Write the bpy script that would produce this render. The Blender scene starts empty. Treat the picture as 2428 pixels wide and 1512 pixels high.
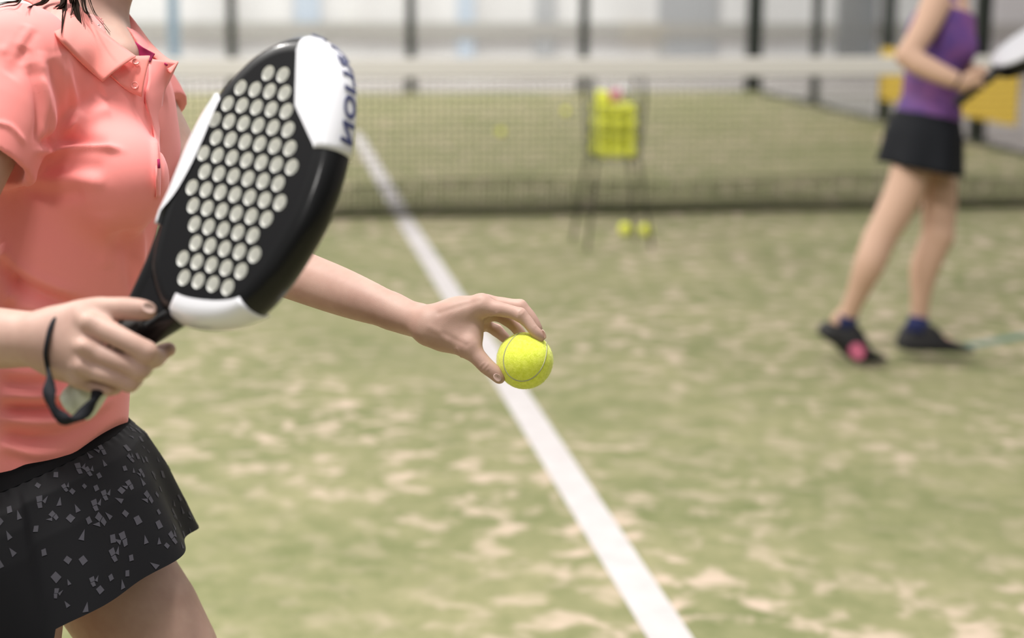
import bpy, bmesh, math, random
import numpy as np
import openvdb
from mathutils import Vector, Matrix
from mathutils.bvhtree import BVHTree

# ------------------------------------------------------------------ camera
S = bpy.context.scene
COL = S.collection
F = 4025.1                      # focal length in pixels of a 2428 px wide frame
YAW, PITCH, ROLL = 0.153629, 0.200310, 0.0064055
CAM = np.array([-0.82527, -9.36385, 1.32935])
_f = np.array([math.sin(YAW)*math.cos(PITCH), math.cos(YAW)*math.cos(PITCH), -math.sin(PITCH)])
_r = np.array([math.cos(YAW), -math.sin(YAW), 0.0])
_u = np.cross(_r, _f)
CR = math.cos(ROLL)*_r + math.sin(ROLL)*_u
CU = -math.sin(ROLL)*_r + math.cos(ROLL)*_u
CF = _f
cd = bpy.data.cameras.new('camera'); cam = bpy.data.objects.new('camera', cd); COL.objects.link(cam)
cd.sensor_width = 36.0; cd.lens = F/2428.0*36.0
cd.clip_start = 0.05; cd.clip_end = 200
cam.matrix_world = Matrix(((CR[0], CU[0], -CF[0], CAM[0]), (CR[1], CU[1], -CF[1], CAM[1]), (CR[2], CU[2], -CF[2], CAM[2]), (0, 0, 0, 1)))
cd.dof.use_dof = True; cd.dof.focus_distance = 1.965; cd.dof.aperture_fstop = 2.75
cd.dof.aperture_blades = 9
S.camera = cam
# ------------------------------------------------------------------ exposure
S.view_settings.view_transform = 'Standard'; S.view_settings.look = 'None'
S.view_settings.gamma = 1.0; S.view_settings.use_curve_mapping = False
S.view_settings.exposure = -0.36
# ------------------------------------------------------------------ world + hall lamps and added lights
W = bpy.data.worlds.new('hall_air'); S.world = W; W.use_nodes = True
_n = W.node_tree; _bg = _n.nodes['Background']; _bg.inputs[1].default_value = 1.0
_tc = _n.nodes.new('ShaderNodeTexCoord'); _sx = _n.nodes.new('ShaderNodeSeparateXYZ'); _mr = _n.nodes.new('ShaderNodeMapRange'); _cr = _n.nodes.new('ShaderNodeValToRGB')
_mr.inputs[1].default_value = -1; _mr.inputs[2].default_value = 1
_e = _cr.color_ramp.elements; _e[0].position = .45; _e[0].color = (.10, .10, .105, 1); _e[1].position = .85; _e[1].color = (.80, .79, .785, 1)
_m = _e.new(.58); _m.color = (.20, .20, .205, 1)
_n.links.new(_tc.outputs['Generated'], _sx.inputs[0]); _n.links.new(_sx.outputs[2], _mr.inputs[0]); _n.links.new(_mr.outputs[0], _cr.inputs[0]); _n.links.new(_cr.outputs[0], _bg.inputs[0])

def area(name, loc, size, power, target, col=(1, 0.97, 0.93)):
    l = bpy.data.lights.new(name, 'AREA'); l.shape = 'RECTANGLE'; l.size = size[0]; l.size_y = size[1]
    l.energy = power; l.color = col
    o = bpy.data.objects.new(name, l); COL.objects.link(o); o.location = loc
    d = Vector(target) - Vector(loc); o.rotation_euler = d.to_track_quat('-Z', 'Y').to_euler()
    return o
area('hall_lamp_near', (-1.5, -7.9, 4.6), (0.7, 0.5), 205, (-0.9, -7.4, 0.8))
area('hall_lamp_near', (0.0, -6.9, 5.2), (0.8, 0.6), 120, (-0.7, -7.2, 0.8))
area('fill_light_behind', (-2.9, -12.6, 4.6), (1.2, 0.8), 90, (-0.8, -7.4, 0.6))  # added fill from the camera side, brightens the shirt and racket
for x, y, p in ((-5.4, -3.5, 430), (-5.4, 3.5, 520), (-5.4, 8.5, 480), (5.4, -3.5, 40), (5.4, 3.5, 120), (5.4, 8.5, 150)):
    area('court_floodlight', (x, y, 6.2), (0.8, 0.5), p, (x*0.35, y, 0))
area('far_wall_light', (-5.0, 11.9, 6.3), (3.0, 0.6), 780, (-6, 13.5, 1.0))

area('far_wall_light', (2.5, 11.9, 6.3), (3.0, 0.6), 620, (2.5, 13.5, 1.0))  # second light, added to brighten the centre and right of the wall
def at(px, py, z):
    return CAM + CF*z + CR*((px-1214.0)/F*z) + CU*((756.0-py)/F*z)
def pix(P):
    v = np.atleast_2d(P) - CAM; z = v@CF
    return np.stack([1214+F*(v@CR)/z, 756-F*(v@CU)/z], 1), z
def ray(px, py):
    d = CF + CR*((px-1214.0)/F) + CU*((756.0-py)/F)
    return d/np.linalg.norm(d)
def ground(px, py, h=0.0):
    d = ray(px, py); t = (h-CAM[2])/d[2]
    return CAM + d*t

# ------------------------------------------------------------------ materials
def mat(name, col, rough=0.6, spec=0.4, metal=0.0, **kw):
    m = bpy.data.materials.new(name); m.use_nodes = True
    b = m.node_tree.nodes['Principled BSDF']
    b.inputs['Base Color'].default_value = (*col, 1); b.inputs['Roughness'].default_value = rough
    b.inputs['Specular IOR Level'].default_value = spec; b.inputs['Metallic'].default_value = metal
    for k, v in kw.items():
        b.inputs[k.replace('_', ' ')].default_value = v
    return m
def noise_mix(m, cols, scale, detail=4, pos=(0.35, 0.65), stretch=(1, 1, 1), rough=0.6, coords='Object'):
    nt = m.node_tree; b = nt.nodes['Principled BSDF']
    tc = nt.nodes.new('ShaderNodeTexCoord'); mp = nt.nodes.new('ShaderNodeMapping'); mp.inputs['Scale'].default_value = stretch
    n = nt.nodes.new('ShaderNodeTexNoise'); n.inputs['Scale'].default_value = scale; n.inputs['Detail'].default_value = detail
    n.inputs['Roughness'].default_value = rough
    r = nt.nodes.new('ShaderNodeValToRGB')
    els = r.color_ramp.elements
    while len(els) < len(cols): els.new(0.5)
    for i, c in enumerate(cols):
        els[i].position = pos[0] + (pos[1]-pos[0])*i/(len(cols)-1); els[i].color = (*c, 1)
    nt.links.new(tc.outputs[coords], mp.inputs[0]); nt.links.new(mp.outputs[0], n.inputs['Vector'])
    nt.links.new(n.outputs[0], r.inputs[0]); nt.links.new(r.outputs[0], b.inputs['Base Color'])
    return m
def bump(m, scale, strength, dist=0.001, kind='NOISE', stretch=(1, 1, 1)):
    nt = m.node_tree; b = nt.nodes['Principled BSDF']
    tc = nt.nodes.new('ShaderNodeTexCoord'); mp = nt.nodes.new('ShaderNodeMapping'); mp.inputs['Scale'].default_value = stretch
    if kind == 'NOISE':
        n = nt.nodes.new('ShaderNodeTexNoise'); n.inputs['Scale'].default_value = scale; n.inputs['Detail'].default_value = 3
    else:
        n = nt.nodes.new('ShaderNodeTexVoronoi'); n.inputs['Scale'].default_value = scale
    bp = nt.nodes.new('ShaderNodeBump'); bp.inputs['Strength'].default_value = strength; bp.inputs['Distance'].default_value = dist
    nt.links.new(tc.outputs['Object'], mp.inputs[0]); nt.links.new(mp.outputs[0], n.inputs['Vector'])
    nt.links.new(n.outputs[0], bp.inputs['Height']); nt.links.new(bp.outputs[0], b.inputs['Normal'])
    return m

M = {}
M['skin'] = noise_mix(mat('skin', (.6, .4, .3), 0.52, 0.35, Subsurface_Weight=0.06, Subsurface_Scale=0.008),
                      [(.46, .285, .232), (.55, .365, .30)], 22, 3, (.3, .7))
M['skin'].node_tree.nodes['Principled BSDF'].inputs['Subsurface Radius'].default_value = (1, .35, .2)
bump(M['skin'], 900, 0.25, 0.0005)
M['skin2'] = mat('skin_tan', (.56, .36, .26), 0.6, 0.3)
M['nail'] = mat('nail', (.58, .40, .35), 0.3, 0.4)
M['shirt'] = mat('salmon_fabric', (.93, .30, .28), 0.75, 0.25, Sheen_Weight=0.25, Sheen_Roughness=0.5)
M['shirt'].node_tree.nodes['Principled BSDF'].inputs['Sheen Tint'].default_value = (1, .78, .92, 1)
bump(M['shirt'], 1500, 0.12, 0.0004, 'VORONOI')
M['collar'] = mat('salmon_rib', (.93, .29, .255), 0.8, 0.2, Sheen_Weight=0.3)
bump(M['collar'], 700, 0.3, 0.0005, stretch=(1, 1, .3))
M['lining'] = mat('magenta_lining', (.33, .02, .09), 0.8, 0.2)
M['button'] = mat('pink_button', (.80, .25, .22), 0.25, 0.6)
M['hair'] = mat('dark_hair', (.016, .009, .006), 0.65, 0.06)
M['silver'] = mat('silver', (.8, .8, .8), 0.2, 0.5, 1.0)
M['skirt'] = mat('black_fabric', (.005, .005, .0065), 0.6, 0.15, Sheen_Weight=0.015)
M['print'] = mat('grey_print', (.050, .048, .060), 0.6, 0.3)
M['waist'] = mat('black_waistband', (.006, .006, .007), 0.85, 0.12)
M['black_gloss'] = mat('black_gloss', (.004, .004, .0045), 0.4, 0.2, Coat_Weight=0.35, Coat_Roughness=0.12)
M['black_face'] = mat('black_face', (.006, .006, .007), 0.55, 0.12)
M['white_gloss'] = mat('white_gloss', (.78, .78, .82), 0.3, 0.4, Coat_Weight=1.0, Coat_Roughness=0.06)
M['hole'] = mat('pale_core', (.93, .93, .90), 0.7, 0.2)
M['ink'] = mat('navy_lettering', (.05, .06, .16), 0.4, 0.4)
M['grip'] = bump(mat('black_grip', (.02, .016, .014), 0.6, 0.3), 120, .4, .001)
M['butt'] = noise_mix(mat('pale_butt', (.5, .52, .45), 0.35, 0.4), [(.42, .45, .36), (.66, .68, .62)], 30, 2)
M['cord'] = bump(mat('black_cord', (.012, .013, .017), 0.75, 0.2), 400, .5, .001)
M['felt'] = bump(noise_mix(mat('yellow_felt', (.6, .8, .1), 0.95, 0.1, Sheen_Weight=0.4), [(.70, .78, .06), (.82, .88, .12)], 260, 3), 800, .55, .0006)
M['felt_far'] = mat('yellow_felt_far', (.92, .95, .13), 0.95, 0.1)
M['seam'] = mat('ball_seam', (.42, .42, .25), 0.8, 0.2)
M['post'] = mat('dark_green_post', (.018, .024, .018), 0.5, 0.4)
M['net'] = mat('net_cord', (.03, .03, .018), 0.8, 0.2)
M['tape'] = mat('white_net_tape', (.88, .85, .82), 0.7, 0.2)
M['line'] = noise_mix(mat('white_line', (.8, .76, .75), 0.9, 0.1), [(.55, .515, .51), (.61, .58, .575)], 12, 4)
M['yellow'] = mat('yellow_banner', (.68, .46, .06), 0.6, 0.3)
M['purple'] = mat('purple_fabric', (.12, .045, .20), 0.7, 0.3)
M['violet'] = noise_mix(mat('violet_fabric', (.15, .06, .2), 0.7, 0.3), [(.075, .038, .20), (.19, .07, .22)], 9, 2)
M['black_cloth'] = mat('black_cloth', (.007, .008, .011), 0.8, 0.2)
M['shoe'] = mat('black_shoe', (.014, .013, .014), 0.6, 0.3)
M['pink'] = mat('pink_rubber', (.55, .13, .22), 0.6, 0.3)
M['pinkcan'] = mat('pink_card', (.72, .28, .36), 0.6, 0.3)
M['navy'] = mat('navy_sock', (.03, .035, .10), 0.9, 0.1)
M['wire'] = mat('grey_wire', (.05, .05, .045), 0.45, 0.5, 0.5)
M['bluepost'] = mat('blue_grey_post', (.22, .30, .38), 0.6, 0.3)
M['strap'] = mat('black_strap', (.01, .01, .012), 0.8, 0.2)
# glass of the court walls: thin panes, a faint reflection over clear transmission
g = bpy.data.materials.new('court_glass'); g.use_nodes = True; nt = g.node_tree; nt.nodes.clear()
o_ = nt.nodes.new('ShaderNodeOutputMaterial'); mx = nt.nodes.new('ShaderNodeMixShader'); tr = nt.nodes.new('ShaderNodeBsdfTransparent')
gl = nt.nodes.new('ShaderNodeBsdfGlossy'); mx.inputs[0].default_value = 0.04
tr.inputs[0].default_value = (.93, .95, .94, 1); gl.inputs['Roughness'].default_value = 0.05
nt.links.new(tr.outputs[0], mx.inputs[1]); nt.links.new(gl.outputs[0], mx.inputs[2]); nt.links.new(mx.outputs[0], o_.inputs[0])
M['glass'] = g
# artificial turf: green fibre with patches of sand lying in it
t = mat('sanded_turf', (.4, .42, .25), 0.95, 0.1); M['turf'] = t
nt = t.node_tree; b = nt.nodes['Principled BSDF']
tc = nt.nodes.new('ShaderNodeTexCoord')
def tex(scale, det, ro, stretch=(1, 1, 1), dist=0.0):
    mp = nt.nodes.new('ShaderNodeMapping'); mp.inputs['Scale'].default_value = stretch
    mp.inputs['Rotation'].default_value = (0, 0, .25)
    n = nt.nodes.new('ShaderNodeTexNoise'); n.inputs['Scale'].default_value = scale; n.inputs['Detail'].default_value = det
    n.inputs['Roughness'].default_value = ro; n.inputs['Distortion'].default_value = dist
    nt.links.new(tc.outputs['Object'], mp.inputs[0]); nt.links.new(mp.outputs[0], n.inputs['Vector']); return n
def ramp(n, stops):
    r = nt.nodes.new('ShaderNodeValToRGB'); e = r.color_ramp.elements
    while len(e) < len(stops): e.new(0.5)
    for i, (p, c) in enumerate(stops): e[i].position = p; e[i].color = (*c, 1)
    nt.links.new(n.outputs[0], r.inputs[0]); return r
def mixc(a, b_, fac, mode='MIX'):
    m_ = nt.nodes.new('ShaderNodeMix'); m_.data_type = 'RGBA'; m_.blend_type = mode
    if isinstance(fac, float): m_.inputs[0].default_value = fac
    else: nt.links.new(fac, m_.inputs[0])
    nt.links.new(a, m_.inputs[6]); nt.links.new(b_, m_.inputs[7]); return m_.outputs[2]
base = ramp(tex(1.5, 4, .6), [(.35, (.172, .192, .082)), (.65, (.31, .295, .158))])
fine = ramp(tex(9, 6, .7, (1.2, 1, 1)), [(.33, (.145, .168, .069)), (.67, (.335, .31, .18))])
c1 = mixc(base.outputs[0], fine.outputs[0], 0.5)
sandm = ramp(tex(9.5, 2.5, .55, (1.0, 1, 1), .3), [(.49, (0, 0, 0)), (.67, (1, 1, 1))])
area_m = ramp(tex(.9, 2, .5), [(.38, (.25, .25, .25)), (.6, (1, 1, 1))])
mm = nt.nodes.new('ShaderNodeMath'); mm.operation = 'MULTIPLY'
nt.links.new(sandm.outputs[0], mm.inputs[0]); nt.links.new(area_m.outputs[0], mm.inputs[1])
sc_ = nt.nodes.new('ShaderNodeRGB'); sc_.outputs[0].default_value = (.56, .445, .35, 1)
c2 = mixc(c1, sc_.outputs[0], mm.outputs[0])
nt.links.new(c2, b.inputs['Base Color'])
M['floor2'] = noise_mix(mat('hall_floor', (.4, .37, .36), 0.6, 0.3), [(.36, .32, .31), (.44, .40, .39)], 1.2)
M['wall'] = noise_mix(mat('hall_panels', (.7, .69, .7), 0.7, 0.3), [(.60, .58, .585), (.76, .74, .75)], .9, 2, (.3, .7), (1, 1, .15))
M['wallgrey'] = mat('grey_dado', (.40, .38, .36), 0.7, 0.3)
M['darkpanel'] = mat('dark_grey_panel', (.23, .23, .235), 0.6, 0.3)
M['midpanel'] = mat('mid_grey_panel', (.42, .42, .44), 0.6, 0.3)
M['bluepanel'] = mat('pale_blue_panel', (.50, .56, .66), 0.6, 0.3)

# ------------------------------------------------------------------ object helpers
def link(name, me, m, parent=None):
    o = bpy.data.objects.new(name, me); COL.objects.link(o)
    if m is not None:
        for q in (m if isinstance(m, (list, tuple)) else [m]): me.materials.append(q)
    if parent is not None: o.parent = parent
    return o
def mesh(name, v, f, m, parent=None, smooth=True):
    me = bpy.data.meshes.new(name); me.from_pydata([tuple(map(float, p)) for p in v], [], [tuple(map(int, q)) for q in f]); me.update()
    if smooth: me.polygons.foreach_set('use_smooth', [True]*len(me.polygons))
    return link(name, me, m, parent)
def from_bm(name, bm, m, parent=None, smooth=False):
    bmesh.ops.recalc_face_normals(bm, faces=bm.faces)
    me = bpy.data.meshes.new(name); bm.to_mesh(me); bm.free()
    if smooth: me.polygons.foreach_set('use_smooth', [True]*len(me.polygons))
    return link(name, me, m, parent)
def tag(o, label, cat, group=None, kind=None):
    if label: o['label'] = label
    if cat: o['category'] = cat
    if group: o['group'] = group
    if kind: o['kind'] = kind
    return o
def struct(o, label=None):
    o['kind'] = 'structure'
    if label: o['label'] = label
    return o
def empty(name, loc):
    o = bpy.data.objects.new(name, None); COL.objects.link(o); o.location = loc; o.empty_display_size = .1; return o
def reparent(child, root):
    child.parent = root; child.matrix_parent_inverse = root.matrix_basis.inverted()
def box(bm, x0, x1, y0, y1, z0, z1, bev=0):
    r = bmesh.ops.create_cube(bm, size=1)
    for v in r['verts']:
        v.co = Vector((x0 if v.co.x < 0 else x1, y0 if v.co.y < 0 else y1, z0 if v.co.z < 0 else z1))
    if bev:
        e = set()
        for v in r['verts']: e.update(v.link_edges)
        bmesh.ops.bevel(bm, geom=list(e), offset=bev, segments=2, affect='EDGES')
def tube_data(pts, rad, n=8, closed=False, flat=None, twist=None):
    P = [Vector(p) for p in pts]; N = len(P); v = []; f = []
    up = None
    for i, p in enumerate(P):
        if closed: d = P[(i+1) % N]-P[i-1]
        else: d = P[min(i+1, N-1)]-P[max(i-1, 0)]
        d.normalize()
        if up is None: up = d.orthogonal().normalized()
        up = (up - d*up.dot(d)).normalized(); s = d.cross(up)
        r = rad[i] if hasattr(rad, '__len__') else rad
        tw = twist[i] if twist is not None else 0.0
        fl = flat if flat else 1.0
        for k in range(n):
            a = 2*math.pi*k/n
            c1_, s1_ = math.cos(a), math.sin(a)*fl
            x = c1_*math.cos(tw)-s1_*math.sin(tw); y = c1_*math.sin(tw)+s1_*math.cos(tw)
            v.append(p + up*(r*x) + s*(r*y))
    M_ = N if closed else N-1
    for i in range(M_):
        for k in range(n):
            a = i*n+k; b2 = i*n+(k+1) % n; c = ((i+1) % N)*n+(k+1) % n; d2 = ((i+1) % N)*n+k
            f.append((a, b2, c, d2))
    if not closed:
        f.append(tuple(range(n))[::-1]); f.append(tuple((N-1)*n+k for k in range(n)))
    return v, f
def tubes(name, lst, m, parent=None, n=8):
    V = []; Fc = []
    for pts, rad in lst:
        v, f = tube_data(pts, rad, n); o0 = len(V); V += v; Fc += [tuple(i+o0 for i in q) for q in f]
    return mesh(name, V, Fc, m, parent)
def spline(pts, n=8, closed=False):
    P = [np.array(p, float) for p in pts]; N = len(P); out = []
    R = range(N) if closed else range(N-1)
    for i in R:
        if closed: a, b_, c, d = P[i-1], P[i], P[(i+1) % N], P[(i+2) % N]
        else: a, b_, c, d = P[max(i-1, 0)], P[i], P[i+1], P[min(i+2, N-1)]
        for k in range(n):
            t_ = k/n
            out.append(.5*((2*b_)+(-a+c)*t_+(2*a-5*b_+4*c-d)*t_*t_+(-a+3*b_-3*c+d)*t_**3))
    if not closed: out.append(P[-1])
    return out

# ------------------------------------------------------------------ implicit modelling of bodies and cloth
class Field:
    def __init__(s, lo, hi, h):
        s.lo = np.array(lo, float); s.h = h
        s.n = np.ceil((np.array(hi)-s.lo)/h).astype(int)+1
        s.d = np.full(s.n, 0.06, np.float32)
        s.ax = [s.lo[i]+h*np.arange(s.n[i]) for i in range(3)]
    def sub(s, lo, hi):
        a = np.maximum(np.floor((np.array(lo)-s.lo)/s.h).astype(int), 0)
        b_ = np.minimum(np.ceil((np.array(hi)-s.lo)/s.h).astype(int)+1, s.n)
        if (b_ <= a).any(): return None, None
        sl = tuple(slice(a[i], b_[i]) for i in range(3))
        g_ = np.meshgrid(*[s.ax[i][sl[i]].astype(np.float32) for i in range(3)], indexing='ij', sparse=True)
        return sl, g_
    def put(s, sl, e, k, op):
        o_ = s.d[sl]
        if op == 'add':
            if k > 0:
                hh = np.maximum(k-np.abs(o_-e), 0)/k; s.d[sl] = np.minimum(o_, e)-hh*hh*k*.25
            else: s.d[sl] = np.minimum(o_, e)
        else:
            e = -e
            if k > 0:
                hh = np.maximum(k-np.abs(o_-e), 0)/k; s.d[sl] = np.maximum(o_, e)+hh*hh*k*.25
            else: s.d[sl] = np.maximum(o_, e)
    def cap(s, a, b_, ra, rb, k=0.004, op='add'):
        a = np.array(a, float); b_ = np.array(b_, float); m_ = max(ra, rb)+k+.025
        sl, g_ = s.sub(np.minimum(a, b_)-m_, np.maximum(a, b_)+m_)
        if sl is None: return
        ab = b_-a; L = max(ab@ab, 1e-12)
        t_ = sum((g_[i]-a[i])*ab[i] for i in range(3))/L; t_ = np.clip(t_, 0, 1)
        d = np.sqrt(sum((g_[i]-a[i]-t_*ab[i])**2 for i in range(3)))-(ra+(rb-ra)*t_)
        s.put(sl, d.astype(np.float32), k, op)
    def ell(s, c, R, rad, k=0.01, op='add'):
        c = np.array(c, float); R = np.array(R); rad = np.array(rad, float); m_ = rad.max()+k+.03
        sl, g_ = s.sub(c-m_, c+m_)
        if sl is None: return
        q = [sum((g_[j]-c[j])*R[i][j] for j in range(3)) for i in range(3)]
        k0 = np.sqrt(sum((q[i]/rad[i])**2 for i in range(3))); k1 = np.sqrt(sum((q[i]/rad[i]**2)**2 for i in range(3)))+1e-9
        d = k0*(k0-1)/k1
        s.put(sl, d.astype(np.float32), k, op)
    def chain(s, pts, k=0.004, n=4):
        P = spline([np.append(a, r) for a, r in pts], n); m_ = max(r for a, r in pts)+k+.025
        X = np.array([p[:3] for p in P]); sl, g_ = s.sub(X.min(0)-m_, X.max(0)+m_)
        if sl is None: return
        best = np.full(s.d[sl].shape, .06, np.float32)
        for p, q in zip(P[:-1], P[1:]):
            lo = np.minimum(p[:3], q[:3])-max(p[3], q[3])-k-.02; hi = np.maximum(p[:3], q[:3])+max(p[3], q[3])+k+.02
            s2, g2 = s.sub(lo, hi)
            if s2 is None: continue
            loc = tuple(slice(b_.start-a_.start, b_.stop-a_.start) for a_, b_ in zip(sl, s2))
            ab = q[:3]-p[:3]; L = max(ab@ab, 1e-12)
            t_ = np.clip(sum((g2[i]-p[i])*ab[i] for i in range(3))/L, 0, 1)
            d = np.sqrt(sum((g2[i]-p[i]-t_*ab[i])**2 for i in range(3)))-(p[3]+(q[3]-p[3])*t_)
            best[loc] = np.minimum(best[loc], d)
        s.put(sl, best, k, 'add')
    def plane(s, p, n):     # keep the side n points away from
        g_ = np.meshgrid(*[x.astype(np.float32) for x in s.ax], indexing='ij', sparse=True)
        return sum((g_[i]-p[i])*n[i] for i in range(3))
    def verts(s, d=None):
        d = s.d if d is None else d
        # closed ends at the box
        d = d.copy()
        for i in range(3):
            a = [slice(None)]*3; a[i] = 0; d[tuple(a)] = .01; a[i] = -1; d[tuple(a)] = .01
        g_ = openvdb.FloatGrid(); g_.background = 0.06; g_.copyFromArray(np.clip(d, -.06, .06).astype(np.float32))
        r = g_.convertToQuads() if hasattr(g_, 'convertToQuads') else g_.convertToPolygons(0.0)[::2]
        p, q = r[0], r[-1]
        return np.array(p)*s.h+s.lo, np.array(q)[:, ::-1]
def multi(name, parts, m, parent=None):
    V = []; Q = []; o0 = 0
    for p, q in parts: V.append(p); Q.append(q+o0); o0 += len(p)
    V = np.concatenate(V); Q = np.concatenate(Q)
    me = bpy.data.meshes.new(name); me.vertices.add(len(V)); me.vertices.foreach_set('co', V.astype(np.float32).ravel())
    me.loops.add(Q.size); me.loops.foreach_set('vertex_index', Q.astype(np.int32).ravel())
    me.polygons.add(len(Q)); me.polygons.foreach_set('loop_start', np.arange(0, Q.size, 4, dtype=np.int32))
    me.polygons.foreach_set('loop_total', np.full(len(Q), 4, np.int32))
    me.update(calc_edges=True); me.validate()
    me.polygons.foreach_set('use_smooth', [True]*len(me.polygons))
    return link(name, me, m, parent)
def relax(p, q, it=2, w=.5):
    n = len(p)
    for _ in range(it):
        s_ = np.zeros_like(p); c = np.zeros(n)
        for i in range(4):
            for j in ((i+1) % 4, (i-1) % 4):
                np.add.at(s_, q[:, i], p[q[:, j]]); np.add.at(c, q[:, i], 1)
        p = p*(1-w)+w*s_/np.maximum(c, 1)[:, None]
    return p
def normals(p, q):
    a = p[q[:, 2]]-p[q[:, 0]]; b_ = p[q[:, 3]]-p[q[:, 1]]; fn = np.cross(a, b_); n = np.zeros_like(p)
    for i in range(4): np.add.at(n, q[:, i], fn)
    return n/(np.linalg.norm(n, axis=1)[:, None]+1e-12)
def bvh(p, q): return BVHTree.FromPolygons([tuple(x) for x in p], [tuple(int(k) for k in x) for x in q])
def hit(tree, px, py):
    d = ray(px, py); r = tree.ray_cast(Vector(CAM), Vector(d))
    return None if r[0] is None else (np.array(r[0]), np.array(r[1]))
def polydist(p, line):
    best = np.full(len(p), 9.0); tt = np.zeros(len(p)); N = len(line)-1
    for i in range(N):
        a = line[i]; ab = line[i+1]-a; t_ = np.clip(((p-a)@ab)/max(ab@ab, 1e-12), 0, 1)
        d = np.linalg.norm(p-a-t_[:, None]*ab, axis=1); m_ = d < best; best[m_] = d[m_]; tt[m_] = (i+t_[m_])/N
    return best, tt
def folds(p, q, lst):
    """cloth folds: each (surface line in px, width m, height m)"""
    tree = bvh(p, q); n = normals(p, q); disp = np.zeros(len(p))
    for line, w, h in lst:
        L = [hit(tree, x, y) for x, y in spline(line, 5)]
        L = [x[0] for x in L if x is not None]
        if len(L) < 2: continue
        lo = np.min(L, 0)-3*w; hi = np.max(L, 0)+3*w
        idx = np.where(((p > lo) & (p < hi)).all(1))[0]
        if not len(idx): continue
        d, t_ = polydist(p[idx], L)
        disp[idx] += h*np.exp(-(d/w)**2)*np.clip(np.minimum(t_, 1-t_)*5+.15, 0, 1)
    return p+n*disp[:, None]

# ================================================================== the setting
bm = bmesh.new(); box(bm, -5.05, 5.05, -13.0, 10.05, -0.12, 0.0)
turf = struct(from_bm('floor', bm, M['turf']), 'sand-filled green artificial turf of the padel court')
bm = bmesh.new(); box(bm, -14, 14, 10.05, 14.3, -0.14, -0.02); box(bm, 5.05, 14, -13, 10.05, -0.14, -0.02); box(bm, -14, -5.05, -13, 10.05, -0.14, -0.02)
struct(from_bm('floor', bm, M['floor2']), 'pale grey hall floor outside the court')
bm = bmesh.new(); box(bm, -14, 14, 14.0, 14.3, -0.02, 7.5)
wb = struct(from_bm('wall_back', bm, M['wall']), 'white panelled hall wall behind the court')
bm = bmesh.new(); box(bm, 13.0, 13.3, -13, 14.0, -0.02, 7.5)
struct(from_bm('wall_right', bm, M['wall']), 'white hall wall to the right')
bm = bmesh.new(); box(bm, -13.9, 12.9, 13.93, 13.998, 0.47, 0.68)
struct(from_bm('trim_1', bm, M['wallgrey']), 'grey rail along the hall wall')
# centre service line, painted on either side of the net
def flat_strip(name, a, b_, w, m, h=0.003):
    a = np.array(a[:2]); b_ = np.array(b_[:2]); d = (b_-a)/np.linalg.norm(b_-a); n = np.array([-d[1], d[0]])*w/2
    bm = bmesh.new(); vs = [bm.verts.new((*p, z)) for z in (0.0005, h) for p in (a+n, a-n, b_-n, b_+n)]
    for f in ((3, 2, 1, 0), (4, 5, 6, 7), (0, 1, 5, 4), (1, 2, 6, 5), (2, 3, 7, 6), (3, 0, 4, 7)): bm.faces.new([vs[i] for i in f])
    return from_bm(name, bm, m)
a1 = ground(1588, 1512); a0 = ground(961, 524)
d_ = a1-a0; a1 = a0+d_*1.25
tag(flat_strip('court_line', a0, a1, .092, M['line']), 'white centre line running from the net towards the camera, under the ball', 'court line')
b0 = ground(960, 521); b1 = ground(862, 349); b1 = b0+(b1-b0)*1.3
tag(flat_strip('court_line', b0+np.array([0, .02, 0]), b1, .092, M['line']), 'white centre line beyond the net, seen through the mesh', 'court line')
s0 = ground(2262, 826); s1 = ground(2560, 772)
M['turfseam'] = mat('turf_seam', (.17, .24, .20), 0.9, 0.1)
tag(flat_strip('turf_seam', s0, s1, .055, M['turfseam'], .002), 'thin grey-green seam in the turf beside the black shoes', 'turf seam')

# glass cage of the court
def pane(name, n, x0, x1, y0, y1, z0=.02, z1=3.0):
    bm = bmesh.new(); box(bm, x0, x1, y0, y1, z0, z1)
    o = from_bm(name, bm, M['glass']); struct(o, 'clear glass pane of the court cage'); return o
k = 0
for i in range(5):
    k += 1; pane('window_%d' % k, k, -5+2*i+.03, -3+2*i-.03, 10.0, 10.010)
for i in range(3):
    k += 1; pane('window_%d' % k, k, 5.0, 5.010, 8-2*i+.03, 10-2*i-.03)
posts = [(-5, 10.03, 'leftmost of the row of dark posts'), (-3, 10.03, 'dark cage post hidden behind the salmon shirt'), (-1, 10.03, 'dark green cage post above the racket head, leftmost in view'),
         (1, 10.03, 'dark green cage post just right of the racket tip'), (3, 10.03, 'dark green cage post above the ball basket'),
         (5.03, 10.03, 'thick dark corner post of the glass cage'), (5.04, 8, 'grey-green side cage post between the corner post and the purple top player'),
         (5.04, 6, 'dark side cage post just left of the purple top player'), (5.04, 3.92, 'dark side cage post behind the purple top player'), (5.04, 2.0, 'dark side cage post at the right edge')]
for i, (x, y, lb) in enumerate(posts):
    if i in (0, 1): continue
    root = empty('cage_post', (x, y, 0)); w = .10 if i != 5 else .18
    if i == 6: w = .11
    tag(root, lb, 'post', 'dark posts of the glass cage')
    bm = bmesh.new(); box(bm, -w/2, w/2, .0, .07, 0.012, 3.05, .006) if y > 10 else box(bm, 0, .115 if y < 7 else .08, -w/2, w/2, 0.012, 3.05, .006)
    from_bm('upright', bm, M['post'], root)
    bm = bmesh.new(); box(bm, -.13, .13, -.02, .14, -.02, .012) if y > 10 else box(bm, -.02, .14, -.13, .13, -.02, .012)
    from_bm('foot_plate', bm, M['post'], root)
# sill of the side wall
bm = bmesh.new(); box(bm, 5.0, 5.03, -2, 10, 0.0, .03); struct(from_bm('trim_2', bm, M['post']), 'low steel sill of the side glass')
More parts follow.
